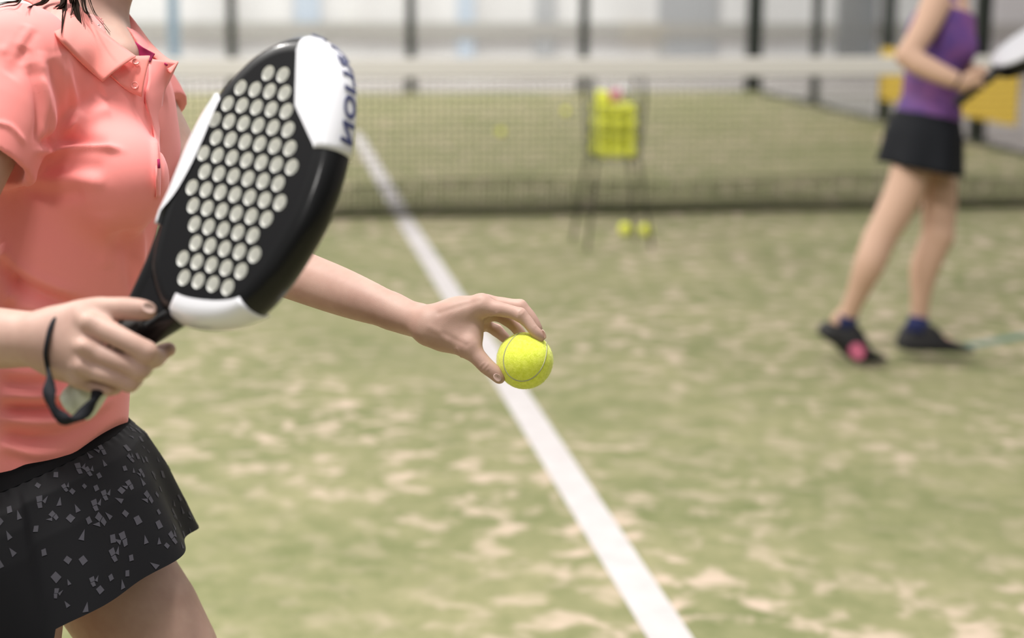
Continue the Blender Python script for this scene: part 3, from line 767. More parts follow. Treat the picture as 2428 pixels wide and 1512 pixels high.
nail(1289, 792, 'b', (6, 16), .0034, .0056, (1.3, .5, .25))
nail(352, 730, 'c', (18, 2), .0052, .0068)
for o in list(body.children): pass

# ---- salmon polo shirt, grown from the same torso
ss = [at(x, y, z) for x in (-150, 470) for y in (10, 1180) for z in (1.72, 2.34)]
D = Field(np.min(ss, 0), np.max(ss, 0), .0026)
torso(D, .004)
D.chain([(at(160, 110, 2.06), .060), (at(170, 90, 2.06), .057)], .02)                                       # collar stand
D2 = Field(np.min(ss, 0), np.max(ss, 0), .0026)
D2.chain([(at(48, 142, 1.90), .058), (at(0, 262, 1.88), .063), (at(-70, 415, 1.852), .061)], 0)             # near sleeve
D2.chain([(at(322, 212, 2.19), .046), (at(352, 250, 2.185), .048), (at(400, 335, 2.17), .047)], 0)          # far sleeve
gx = np.meshgrid(*[x.astype(np.float32) for x in D.ax], indexing='ij', sparse=True)
def distcap(a, b_):
    ab = b_-a; L_ = ab@ab; t_ = np.clip(sum((gx[i]-a[i])*ab[i] for i in range(3))/L_, 0, 1)
    return np.sqrt(sum((gx[i]-a[i]-t_*ab[i])**2 for i in range(3)))
dn = at(-85, 420, 1.85)-at(45, 160, 1.90); dn = dn/np.linalg.norm(dn)
dfs = (at(400, 335, 2.17)-at(322, 212, 2.19)); dfs = dfs/np.linalg.norm(dfs)
near = distcap(at(60, 200, 1.89), at(-90, 470, 1.85))
sl_ = D2.d
sl_ = np.maximum(sl_, np.where(near < .09, D.plane(at(-50, 372, 1.855), dn), D.plane(at(370, 272, 2.18), dfs)))
for a, b_, r_ in ((at(-62, 388, 1.857), at(-130, 520, 1.84), .0565), (at(385, 305, 2.175), at(440, 400, 2.16), .0435)):
    sl_ = np.maximum(sl_, -(distcap(a, b_)-r_))
kk_ = .022; hh = np.maximum(kk_-np.abs(D.d-sl_), 0)/kk_
d = np.minimum(D.d, sl_)-hh*hh*kk_*.25
# hem: a tilted plane round the waist
h1 = at(60, 1166, 1.915); h2 = at(272, 990, 2.02); h3 = h1+LT*.136+UP*.040
hn = np.cross(h2-h1, h3-h1); hn = hn/np.linalg.norm(hn)
if hn[2] > 0: hn = -hn
d = np.maximum(d, D.plane(h1, hn))
q = distcap(at(188, 72, 2.06), at(215, -40, 2.06))-.067; d = np.maximum(d, -q)
vo = distcap(at(235, 82, 2.03), at(294, 122, 1.995)); d = np.maximum(d, -(vo-.028))
ps, qs = D.verts(d); ps = relax(ps, qs, 2, .5)
FO = [([(85, 357), (150, 352), (220, 348), (288, 356)], .0052, -.0085), ([(90, 340), (160, 334), (260, 336)], .010, .0065), ([(95, 395), (170, 390), (250, 398)], .010, .004),
      ([(110, 335), (122, 290), (112, 240), (98, 180), (95, 120)], .009, -.0055), ([(130, 330), (148, 280), (140, 210), (118, 140)], .010, .005), ([(88, 340), (96, 280), (88, 210), (70, 150)], .008, .006),
      ([(160, 320), (175, 260), (160, 190), (140, 120)], .010, -.005), ([(155, 300), (215, 240), (250, 215)], .011, .004), ([(165, 310), (225, 268), (262, 262)], .009, -.003),
      ([(50, 420), (110, 428), (190, 424), (250, 440)], .009, -.004), ([(60, 450), (130, 462), (200, 458)], .010, .004), ([(20, 180), (45, 150), (60, 110)], .010, .003), ([(0, 130), (40, 105), (75, 60)], .008, -.003),
      ([(2, 610), (30, 655), (90, 690), (160, 722), (215, 742)], .010, .012), ([(0, 580), (30, 628), (90, 668), (180, 700)], .008, -.006), ([(10, 700), (60, 725), (130, 742)], .009, -.006), ([(5, 740), (50, 700), (20, 650)], .009, .006),
      ([(285, 545), (305, 600), (318, 690)], .013, .005), ([(330, 520), (335, 600), (330, 680)], .011, -.004), ([(240, 500), (255, 560), (250, 640)], .014, -.003),
      ([(0, 962), (60, 968), (130, 966), (200, 950), (270, 918)], .0085, .013), ([(0, 938), (70, 942), (150, 935), (240, 900)], .008, -.010), ([(0, 992), (80, 1000), (170, 994), (268, 950)], .0075, -.006),
      ([(0, 1028), (80, 1040), (170, 1026), (262, 975)], .0095, .011), ([(0, 1052), (30, 1062), (90, 1078), (170, 1068), (235, 1030)], .007, -.007), ([(0, 1075), (80, 1098), (170, 1088), (240, 1045)], .009, .004),
      ([(0, 905), (80, 912), (180, 900)], .010, .005), ([(60, 820), (150, 850), (230, 850)], .015, .003), ([(0, 880), (90, 885), (190, 868), (260, 850)], .008, -.005),
      ([(345, 240), (356, 290), (366, 345), (369, 405), (368, 462)], .0045, -.0055), ([(352, 240), (366, 300), (376, 350), (379, 410), (378, 462)], .006, .0035),
      ([(-15, 290), (25, 300), (60, 340)], .003, -.0022), ([(100, 340), (106, 250), (92, 180)], .0045, -.005), ([(122, 345), (160, 305), (196, 262)], .007, -.0045), ([(150, 130), (160, 200), (170, 270)], .007, .0035), ([(10, 140), (38, 100), (60, 62)], .005, .0022), ([(45, 150), (64, 105), (88, 70)], .005, .002)]
pf_ = folds(ps, qs, FO); fade = np.clip(-((ps-h1)@hn)/.035, .12, 1)[:, None]; ps = ps+(pf_-ps)*fade
ts = bvh(ps, qs)
shirt = multi('polo_shirt', [(ps, qs)], M['shirt']); reparent(shirt, woman)
def S2(px, py, off=0.0, z=None):
    h_ = hit(ts, px, py) if z is None else None
    if h_ is None: return at(px, py, (z or 2.0))
    return h_[0]-ray(px, py)*off
# cloth panels from outlines in two rows of points (lofted between two edges)
def panel(name, edgeA, edgeB, m, parent, thick=.0018, nu=24, nv=8, bulge=0.0):
    A_ = spline(edgeA, 8); B_ = spline(edgeB, 8)
    def samp(L_, t_):
        i = min(int(t_*(len(L_)-1)), len(L_)-2); f_ = t_*(len(L_)-1)-i; return L_[i]*(1-f_)+L_[i+1]*f_
    V_ = []; Q_ = []
    for i in range(nu+1):
        a, b_ = samp(A_, i/nu), samp(B_, i/nu)
        for j in range(nv+1):
            t_ = j/nv; V_.append(a*(1-t_)+b_*t_-CF*bulge*math.sin(math.pi*t_))
    for i in range(nu):
        for j in range(nv): Q_.append((i*(nv+1)+j, (i+1)*(nv+1)+j, (i+1)*(nv+1)+j+1, i*(nv+1)+j+1))
    o = mesh(name, V_, Q_, m); reparent(o, parent)
    sm = o.modifiers.new('s', 'SOLIDIFY'); sm.thickness = thick; sm.offset = 0
    return o
def ZF(px, py, z, off=.004):
    h_ = hit(ts, px, py); zz = z
    if h_ is not None: zz = min(z, (h_[0]-CAM)@CF-off)
    return at(px, py, zz)
# near collar flap: fold line at the neck, free edge over the shoulder
top = [at(60, -18, 2.02), at(130, -6, 1.995), at(186, 14, 1.985), ZF(230, 62, 1.985), ZF(275, 100, 1.975), ZF(322, 134, 1.97)]
fre = [ZF(10, -10, 1.98), ZF(78, 10, 1.975), ZF(131, 80, 1.965), ZF(170, 125, 1.96), ZF(210, 165, 1.955), ZF(244, 194, 1.95, .007)]
collar = panel('collar', top, fre, M['collar'], shirt, .0022, bulge=.006)
# collar stand corner and button placket under it
st = [ZF(262, 108, 1.99, .003), ZF(300, 132, 1.985, .003), ZF(325, 133, 1.98, .003), ZF(355, 132, 1.975)]
sb = [ZF(262, 178, 1.98, .002), ZF(285, 200, 1.98, .0025), ZF(308, 218, 1.975, .003), ZF(336, 230, 1.975, .003)]
plk = panel('placket', st, sb, M['collar'], shirt, .002, nu=14, bulge=.002)
# far collar flap
top2 = [at(292, 20, 2.11), at(304, 30, 2.10), ZF(330, 66, 2.085), ZF(362, 108, 2.065), ZF(398, 140, 2.05), at(423, 147, 2.045)]
fre2 = [at(286, 60, 2.11), ZF(292, 68, 2.10), ZF(312, 98, 2.08), ZF(338, 124, 2.06), ZF(368, 140, 2.04), at(405, 175, 2.03)]
panel('collar', top2, fre2, M['collar'], shirt, .0022)
lin = panel('collar_lining', [at(287, 66, 2.095), ZF(300, 80, 2.08, .012), ZF(330, 106, 2.06, .012), ZF(367, 128, 2.03, .012)], [at(284, 92, 2.08), ZF(298, 104, 2.07, .010), ZF(325, 128, 2.05, .010), ZF(356, 146, 2.025, .010)], M['lining'], shirt, .0014)
lin['label'] = 'magenta inside of the collar'
# far placket: front strip from collar down to the stitched end
panel('placket', [ZF(352, 140, 2.03), ZF(352, 190, 2.02), ZF(345, 238, 2.01), S2(366, 320, .004), S2(370, 400, .004), S2(370, 470, .003)],
      [at(421, 150, 2.045), ZF(402, 190, 2.045), ZF(388, 225, 2.05), S2(378, 320, .003), S2(380, 400, .003), S2(378, 468, .003)], M['shirt'], shirt, .002, nu=30, bulge=.003)
def button(px, py, z, r_, tilt=(0, 0, 0)):
    c = ZF(px, py, z, .0065); n = -CF+cam2w(np.array(tilt)); n = n/np.linalg.norm(n); u = np.cross(n, [0, 0, 1]); u = u/np.linalg.norm(u); v_ = np.cross(n, u)
    V_ = []; Q_ = []; pr = [(0, .0006), (.35, .0006), (.62, .0009), (.8, .0016), (.95, .0014), (1.0, .0004), (.9, -.0006), (0, -.0006)]
    k = 20
    for rr, hh in pr:
        for i in range(k): a = 2*math.pi*i/k; V_.append(c+u*(rr*r_*math.cos(a))+v_*(rr*r_*math.sin(a))+n*hh)
    for i in range(len(pr)-1):
        for j in range(k): Q_.append((i*k+j, i*k+(j+1) % k, (i+1)*k+(j+1) % k, (i+1)*k+j))
    o = mesh('button', V_, Q_, M['button']); reparent(o, shirt)
    hs = []
    for sx, sy in ((-1, -1), (1, 1), (-1, 1), (1, -1)):
        p_ = c+u*(sx*r_*.18)+v_*(sy*r_*.18); hs.append(([p_+n*.0004, p_+n*.0009], .0005))
    t_ = tubes('thread', hs, M['lining']); reparent(t_, o); t_.data.materials[0] = M['collar']
    return o
button(319, 203, 1.972, .0048, (.25, .1, 0)); button(322, 147, 1.97, .0042, (.3, .4, 0))
for q_ in (([S2(376, 378, .006), S2(377, 398, .006)], .0016), ([at(390, 150, 2.03), at(397, 155, 2.03)], .0012)):
    tb_ = tubes('buttonhole', [q_], M['lining']); reparent(tb_, shirt)

# ---- necklace
def chainline(pts, n): 
    P = spline([at(*p) for p in pts], 12); L_ = [0]
    for a, b_ in zip(P[:-1], P[1:]): L_.append(L_[-1]+np.linalg.norm(b_-a))
    out = []
    for i in range(n):
        s_ = L_[-1]*i/(n-1); j = max(k for k in range(len(L_)) if L_[k] <= s_+1e-9); j = min(j, len(P)-2); f_ = (s_-L_[j])/max(L_[j+1]-L_[j], 1e-9); out.append(P[j]*(1-f_)+P[j+1]*f_)
    return out
bm = bmesh.new()
for p in chainline([(200, 4, 1.985), (208, 24, 1.985), (222, 50, 1.985), (236, 68, 1.982), (262, 96, 1.975), (286, 122, 1.985), (300, 126, 2.0), (306, 112, 2.03), (300, 92, 2.06), (288, 66, 2.095)], 150):
    r_ = bmesh.ops.create_icosphere(bm, subdivisions=1, radius=.00085)
    bmesh.ops.translate(bm, verts=r_['verts'], vec=Vector(p))
for px_, py_ in ((233, 60), (238, 66), (290, 76)):
    r_ = bmesh.ops.create_icosphere(bm, subdivisions=2, radius=.0018)
    bmesh.ops.translate(bm, verts=r_['verts'], vec=Vector(at(px_, py_, 1.98 if px_ < 280 else 2.09)))
neck = tag(from_bm('necklace', bm, M['silver'], None, True), 'thin silver chain round the neck inside the open salmon collar', 'necklace')

# ---- hair: cap on the head and loose strands over the collar
hc_ = [at(x, y, z) for x in (-40, 520) for y in (-560, 60) for z in (1.86, 2.28)]; HH = Field(np.min(hc_, 0), np.max(hc_, 0), .005)
HH.ell(at(217, -262, 2.06), LA, (.098, .084, .108), .0)
HH.chain([(at(95, -230, 2.06), .05), (at(90, -120, 2.05), .042), (at(120, -50, 2.03), .030)], .03)
dh = np.maximum(HH.d, HH.plane(at(300, -210, 2.06), FW*.94-UP*.34))
ph, qh = HH.verts(dh); hair = multi('hair', [(relax(ph, qh, 1), qh)], M['hair']); reparent(hair, woman)
random.seed(4); st_ = []
for (x0, y0, x1, y1, x2, y2, r_, n_s, sp_) in ((158, -60, 152, 22, 146, 78, .0022, 9, 3.2), (172, -60, 182, 22, 195, 78, .0026, 10, 3.6), (165, -60, 170, 14, 162, 58, .0010, 4, 2.5), (150, -60, 105, 4, 66, 18, .0024, 8, 3),
                                    (155, -50, 146, 10, 126, 27, .0022, 7, 3), (172, -40, 196, 40, 206, 98, .0005, 3, 3), (200, -40, 226, 34, 262, 76, .0007, 3, 1.2), (80, -50, 40, 2, -10, 14, .0020, 7, 4), (192, -50, 202, 20, 218, 50, .0012, 5, 3), (176, -60, 172, -20, 168, 10, .004, 8, 5)):
    for s_ in range(n_s):
        j = lambda a: random.gauss(0, a)
        u_ = random.gauss(0, 1)
        a, b_, c = ZF(x0+u_*sp_*1.5, y0, 1.965+j(.003), .004), ZF(x1+u_*sp_, y1+j(3), 1.945+j(.001), .013), ZF(x2+u_*sp_*.3, y2+j(3.5), 1.94+j(.001), .013)
        P = spline([a, (a+b_)/2+np.array([j(.001), 0, 0]), b_, (b_+c)/2, c], 5); n = len(P)
        st_.append((P, [max(.00022, r_*.62*(1-(i/(n-1))**2.2)) for i in range(n)]))
sb_ = tubes('loose_strand', st_, M['hair'], None, 5); reparent(sb_, hair)
sb_['kind'] = 'stuff'

# ---- skirt
def ringpt(th_, v):
    # centre and half-axes down the skirt
    k = [0, .22, .5, .8, 1.0]
    cx = np.interp(v, k, [64, 82, 98, 118, 130]); cy = np.interp(v, k, [1078, 1138, 1230, 1345, 1420])
    a = np.interp(v, k, [.097, .115, .130, .146, .156]); b_ = np.interp(v, k, [.136, .156, .170, .180, .186]); tl = np.interp(v, k, [.025, .030, .040, .047, .052])
    c = at(cx, cy, 2.05)
    pl_ = .006*v*math.sin(th_*9+.6)+.004*v*math.sin(th_*5+2)
    if th_ < 0: th_ += 2*math.pi
    step_ = 0.0
    ang = math.degrees(th_)
    if 150 < ang < 308: step_ = .008*min(1, v*3)*min(1, (308-ang)/2.5)
    c1_, s1_ = math.cos(th_), math.sin(th_)
    ex = .85
    c1_ = math.copysign(abs(c1_)**ex, c1_)
    drop = .0
    if 150 < ang < 308: drop = -.050*v*v*min(1, (308-ang)/2.5)
    drop += .014*v*math.sin(th_)+.038*math.sin(th_)
    return c+FW*((a+pl_+step_)*c1_)+LT*((b_+pl_+step_)*s1_)+UP*(tl*c1_*(1 if c1_ > 0 else .3)+drop)
NU, NV = 300, 60
V_ = []; Q_ = []
gath = lambda th_, v: .0009*math.exp(-((v-.06)/.05)**2)*math.sin(th_*55)
for j in range(NV+1):
    v = j/NV*1.0
    for i in range(NU):
        th_ = 2*math.pi*i/NU; p_ = ringpt(th_, v); g2 = gath(th_, v); V_.append(p_+FW*(g2*math.cos(th_))+LT*(g2*math.sin(th_)))
for j in range(NV):
    for i in range(NU): Q_.append((j*NU+i, j*NU+(i+1) % NU, (j+1)*NU+(i+1) % NU, (j+1)*NU+i))
nsk = len(Q_)
# printed shards: small quads and triangles lying on the cloth
random.seed(11); shards = []
def spt(th_, v, off=.0006):
    p_ = ringpt(th_, v); q1 = ringpt(th_+.01, v); q2 = ringpt(th_, v+.01); n = np.cross(q1-p_, q2-p_); n = n/np.linalg.norm(n)
    if n@(FW*math.cos(th_)+LT*math.sin(th_)) < 0: n = -n
    g2 = gath(th_, v); return p_+n*(off+max(g2, 0))
S_th = 1/.16; S_v = 1/.19
occ = []
tries = 0
while len(occ) < 300 and tries < 9000:
    tries += 1
    th_ = random.uniform(0, 2*math.pi); v = random.uniform(.10, .985); x_, y_ = th_/S_th, v/S_v
    if any((x_-a)**2+(y_-b_)**2 < .00016 for a, b_ in occ): continue
    occ.append((x_, y_))
    kind = random.random(); parts = []
    sz = random.uniform(.0034, .0062)
    if kind < .42: parts.append([(-.9, -.7), (.4, -1.0), (.9, .6), (-.5, 1.0)])
    elif kind < .78: parts.append([(-.5, -1.2), (.8, .5), (-.3, .8)])
    else:
        parts.append([(-.9, -.9), (.5, -1.1), (.6, .2), (-.6, .4)]); parts.append([(-.6, .4), (-2.1, -.3), (-1.1, 1.2)]); parts.append([(-.4, .5), (.7, .3), (.6, 1.6), (-.3, 1.8)])
    fx = random.choice((-1, 1)); rot = random.uniform(-.35, .35)
    for poly in parts:
        vs = []
        for (a, b_) in poly:
            a *= fx; xx = (a*math.cos(rot)-b_*math.sin(rot))*sz; yy = (a*math.sin(rot)+b_*math.cos(rot))*sz
            vs.append((min(max((y_+yy)*S_v, .075), .997), (x_+xx)*S_th))
        o0 = len(V_); V_ += [spt(t2, v2) for v2, t2 in vs]; Q_.append(tuple(range(o0, o0+len(vs))))
skirt = mesh('skirt', V_, Q_, [M['skirt'], M['print']]); reparent(skirt, woman)
for i, p in enumerate(skirt.data.polygons):
    if i >= nsk: p.material_index = 1; p.use_smooth = False
# waistband
V_ = []; Q_ = []; k = 0
for j in range(7):
    v = -.10+.17*j/6
    for i in range(120):
        th_ = 2*math.pi*i/120; p_ = ringpt(th_, max(v, 0)); o2 = .0008+.0012*math.sin(math.pi*j/6)-(.005 if v < 0 else 0)-.13*max(-v, 0)
        V_.append(p_+FW*(o2*math.cos(th_))+LT*(o2*math.sin(th_))+UP*(.06*max(-v, 0)*9))
for j in range(6):
    for i in range(120): Q_.append((j*120+i, j*120+(i+1) % 120, (j+1)*120+(i+1) % 120, (j+1)*120+i))
wbd = mesh('waistband', V_, Q_, M['waist']); reparent(wbd, skirt)
# front pleat that kicks out on the far side
pl1 = [at(300, 1060, 2.10), at(338, 1120, 2.12), at(380, 1180, 2.13), at(420, 1218, 2.14), at(455, 1250, 2.15)]
pl2 = [at(295, 1080, 2.08), at(325, 1150, 2.08), at(365, 1215, 2.08), at(398, 1262, 2.08), at(427, 1284, 2.09)]
panel('pleat', pl1, pl2, M['skirt'], skirt, .0015, bulge=-.006)

# ================================================================== the ball in her hand
BC = at(1244, 855, 1.941); BR = .0327
ball = empty('tennis_ball', BC); tag(ball, 'bright yellow tennis ball held between thumb and fingertips', 'ball')
bm = bmesh.new(); bmesh.ops.create_icosphere(bm, subdivisions=6, radius=BR-.0004)
fl = from_bm('felt', bm, M['felt'], ball, True)
A_, B_, C_ = .72, .28, 2*math.sqrt(.72*.28)
def seampt(t_): 
    p_ = np.array([A_*math.cos(t_)+B_*math.cos(3*t_), A_*math.sin(t_)-B_*math.sin(3*t_), C_*math.sin(2*t_)]); return p_/np.linalg.norm(p_)
SR = np.stack([CR, CU, -CF], 1)@np.array([[.67689, -.63564, -.3712], [-.03371, .47699, -.87826], [.73531, .607, .30144]])
sp = [SR@seampt(t_)*(BR-.0003) for t_ in np.linspace(0, 2*math.pi, 181)[:-1]]
v, f = tube_data([tuple(p) for p in sp], .00075, 6, True); mesh('seam', v, f, M['seam'], ball)
# felt fuzz standing off the surface
random.seed(2); V_ = []; Q_ = []
SPs = np.array(sp)/BR
for i in range(9000):
    n = np.random.default_rng(i).normal(size=3); n = n/np.linalg.norm(n)
    if np.min(((SPs-n)**2).sum(1)) < .0011: continue
    t_ = np.cross(n, np.random.default_rng(i+99999).normal(size=3)); t_ = t_/np.linalg.norm(t_); s_ = np.cross(n, t_)
    p_ = n*(BR-.0006); q_ = p_+n*random.uniform(.0008, .0017)+t_*random.uniform(0, .0013); w_ = .00009
    o0 = len(V_); V_ += [p_-s_*w_, p_+s_*w_, q_]; Q_.append((o0, o0+1, o0+2))
fz = mesh('felt_fuzz', V_, Q_, M['felt'], ball, False); fz['kind'] = 'stuff'

# ================================================================== the player by the net
def rel(px, py, z): return at(px, py, z)
ZB = 5.93
gp = ground(2120, 842)
w2 = empty('person', (gp[0], gp[1], 0.0)); tag(w2, 'person in purple tank top, black skirt and black shoes standing near the net', 'person')
F2 = cam2w(np.array([.96, 0, .28])); F2 = F2/np.linalg.norm(F2); L2 = np.cross([0, 0, 1.0], F2); L2 = L2/np.linalg.norm(L2); U2 = np.cross(F2, L2)
AX2 = [F2, L2, U2]
tiltA = [F2*.97-U2*.24, L2, F2*.24+U2*.97]
pts = [at(x, y, z) for x in (1900, 2500) for y in (-330, 900) for z in (5.55, 6.35)]
G = Field((np.min(pts, 0)[0], np.min(pts, 0)[1], -.01), np.max(pts, 0), .0075)
def torso2(fd, o=0.0):
    fd.ell(at(2228, 85, ZB), tiltA, (.098+o, .135+o, .15+o), 0)
    fd.ell(at(2210, 205, ZB), AX2, (.085+o, .115+o, .15+o), .04)
    fd.ell(at(2270, 114, 5.85), AX2, (.060+o, .055+o, .06+o), .03); fd.ell(at(2274, 110, 6.0), AX2, (.060+o, .055+o, .06+o), .03)
torso2(G)
G.ell(at(2192, 300, ZB), AX2, (.088, .115, .11), .03)
G.chain([(at(2262, -5, ZB), .05), (at(2282, -50, ZB), .05)], .03)
G.ell(at(2300, -105, ZB), AX2, (.09, .075, .11), .02); G.chain([(at(2300, -60, ZB), .05), (at(2338, -38, ZB), .026)], .02)
G.cap(at(2360, -110, ZB), at(2368, -88, ZB), .008, .012, .01)
G.chain([(at(2218, 10, 5.80), .052), (at(2190, 70, 5.76), .045), (at(2150, 132, 5.72), .038)], .015)
G.chain([(at(2150, 132, 5.72), .038), (at(2180, 152, 5.70), .040), (at(2240, 180, 5.67), .033), (at(2284, 198, 5.66), .026)], .01)
G.chain([(at(2262, 15, 6.06), .045), (at(2270, 100, 6.08), .040), (at(2262, 150, 6.02), .036)], .015)
G.chain([(at(2262, 150, 6.02), .036), (at(2300, 168, 5.90), .030), (at(2322, 178, 5.80), .024)], .01)
for k in range(4):      # fingers of both hands closed on the grip
    G.chain([(at(2290+4*k, 186+5*k, 5.66), .012), (at(2312+4*k, 176+6*k, 5.645), .0095), (at(2318+4*k, 190+5*k, 5.67), .009)], .006)
    G.chain([(at(2318+4*k, 168+4*k, 5.80), .012), (at(2330+4*k, 160+5*k, 5.77), .0095), (at(2334+4*k, 172+5*k, 5.74), .009)], .006)
G.cap(at(2284, 198, 5.66), at(2306, 196, 5.66), .026, .020, .01); G.cap(at(2322, 178, 5.80), at(2330, 172, 5.79), .024, .018, .01)
G.chain([(at(2292, 182, 5.65), .013), (at(2308, 172, 5.64), .010), (at(2322, 168, 5.645), .0085)], .006)
hipn = at(2170, 330, 5.885); kn = at(2085, 566, 5.86); an = at(2012, 742, 5.90)
hipf = at(2205, 330, 5.98); kf = at(2224, 560, 5.98); af = at(2180, 752, 6.02)
G.chain([(hipn, .068), (at(2150, 440, 5.875), .068), (kn, .055)], .02); G.chain([(kn, .055), (at(2062, 625, 5.84), .053), (at(2035, 690, 5.87), .038), (an, .031)], .01)
G.chain([(hipf, .068), (at(2226, 440, 5.99), .064), (kf, .055)], .02); G.chain([(kf, .055), (at(2194, 630, 5.99), .052), (at(2184, 695, 6.0), .036), (af, .030)], .01)
G.chain([(an, .031), (at(1990, 770, 5.92), .032), (at(2040, 835, 5.92), .028)], .01)
G.chain([(af, .030), (at(2170, 795, 6.02), .034), (at(2240, 812, 6.0), .026)], .01)
pg, qg = G.verts(); b2 = multi('body', [(relax(pg, qg, 1), qg)], M['skin2']); reparent(b2, w2)
# tank top
T = Field(np.min([at(x, y, z) for x in (2080, 2400) for y in (-60, 320) for z in (5.6, 6.3)], 0), np.max([at(x, y, z) for x in (2080, 2400) for y in (-60, 320) for z in (5.6, 6.3)], 0), .006)
torso2(T, .009)
T.ell(at(2200, 275, ZB), AX2, (.105, .14, .09), .03)
d2 = np.maximum(T.d, T.plane(at(2205, 288, ZB), -U2))
d2 = np.maximum(d2, T.plane(at(2240, 22, ZB), tiltA[2]))
T2 = Field(T.lo, T.lo+T.h*(T.n-1), T.h)
for zz, zc in ((5.86, 5.83), (6.0, 6.03)): T2.chain([(at(2175, 55, zc), .02), (at(2205, -2, zz), .018), (at(2250, -8, zz), .018), (at(2285, 50, zc), .02)], .01)
d2 = np.minimum(d2, T2.d[:d2.shape[0], :d2.shape[1], :d2.shape[2]]) if T2.d.shape == d2.shape else d2
pt, qt = T.verts(d2); tk = multi('tank_top', [(relax(pt, qt, 1), qt)], M['violet']); reparent(tk, w2)
# skirt
V_ = []; Q_ = []; NU2 = 96
for j in range(13):
    v = j/12
    for i in range(NU2):
        th_ = 2*math.pi*i/NU2; c = at(np.interp(v, [0, .4, 1], [2202, 2190, 2176]), np.interp(v, [0, 1], [268, 400]), ZB)
        a_ = np.interp(v, [0, .35, 1], [.096, .118, .130]); b_ = np.interp(v, [0, .35, 1], [.132, .168, .190])
        r_ = 1+.05*v*math.sin(7*th_)
        V_.append(c+F2*(a_*r_*math.cos(th_))+L2*(b_*r_*math.sin(th_))-U2*(.018*math.cos(th_)*1))
for j in range(12):
    for i in range(NU2): Q_.append((j*NU2+i, j*NU2+(i+1) % NU2, (j+1)*NU2+(i+1) % NU2, (j+1)*NU2+i))
sk2 = mesh('skirt', V_, Q_, M['black_cloth']); reparent(sk2, w2); m_ = sk2.modifiers.new('s', 'SOLIDIFY'); m_.thickness = .003
# hair
H2 = Field(np.min([at(x, y, z) for x in (2150, 2420) for y in (-260, 30) for z in (5.6, 6.3)], 0), np.max([at(x, y, z) for x in (2150, 2420) for y in (-260, 30) for z in (5.6, 6.3)], 0), .008)
H2.ell(at(2288, -118, ZB), AX2, (.098, .085, .115), 0); H2.chain([(at(2235, -130, ZB), .04), (at(2215, -80, ZB), .035), (at(2212, -45, ZB), .02)], .02)
dh2 = np.maximum(H2.d, H2.plane(at(2325, -110, ZB), F2*.95-U2*.3)); ph2, qh2 = H2.verts(dh2)
h2o = multi('hair', [(ph2, qh2)], M['hair']); reparent(h2o, w2)
# shoes and socks
def shoe(pix_, z, sock, lab):
    prof = [at(x, y, z) for x, y in pix_]; side = L2
    c0 = np.mean(prof, 0); V_ = []; Q_ = []; n = len(prof); ws = (-.042, -.034, 0, .034, .042); sc = (.80, .96, 1.0, .96, .80)
    for w_, s_ in zip(ws, sc):
        for p_ in prof: V_.append(c0+(p_-c0)*s_+side*w_)
    for a in range(4):
        for i in range(n): Q_.append((a*n+i, a*n+(i+1) % n, (a+1)*n+(i+1) % n, (a+1)*n+i))
    Q_.append(tuple(range(n))); Q_.append(tuple(4*n+i for i in range(n))[::-1])
    for v_ in V_: v_[2] = max(v_[2], .003)
    bm = bmesh.new(); vs = [bm.verts.new(v_) for v_ in V_]
    for q in Q_: bm.faces.new([vs[i] for i in q])
    o = from_bm('shoe', bm, M['shoe'], None, True); reparent(o, w2)
    P_ = [at(*s) for s in sock[0]]; v, f = tube_data(P_, sock[1], 14); so = mesh('sock', v, f, M['navy']); reparent(so, w2)
    return o
s1_ = shoe(spline([(1944, 788), (1962, 764), (1990, 768), (2020, 762), (2042, 790), (2060, 826), (2092, 842), (2095, 853), (2060, 856), (2015, 852), (1985, 822), (1960, 806)], 3, True), 5.92, ([(2003, 770, 5.92), (2006, 757, 5.91), (2011, 744, 5.90)], [.043, .040, .037]), '')
s2_ = shoe(spline([(2132, 818), (2140, 790), (2158, 770), (2206, 768), (2232, 796), (2270, 812), (2300, 824), (2298, 832), (2210, 830), (2140, 828)], 3, True), 6.01, ([(2172, 790, 6.01), (2176, 768, 6.01), (2179, 752, 6.01)], [.045, .040, .036]), '')
V_ = [at(x, y, 5.92)-L2*.043 for x, y in spline([(2000, 818), (2018, 806), (2034, 818), (2034, 838), (2018, 846), (2004, 836)], 3, True)]; n = len(V_); V_ += [p_-L2*.004 for p_ in V_]
Q_ = [tuple(range(n)), tuple(range(n, 2*n))[::-1]]+[(i, (i+1) % n, n+(i+1) % n, n+i) for i in range(n)]
pk = mesh('shoe_patch', V_, Q_, M['pink'], None, False); reparent(pk, s1_)
v, f = tube_data([at(2268, 190, 5.66), at(2272, 192, 5.66)], .031, 14); wb2 = mesh('wristband', v, f, M['strap']); reparent(wb2, w2)
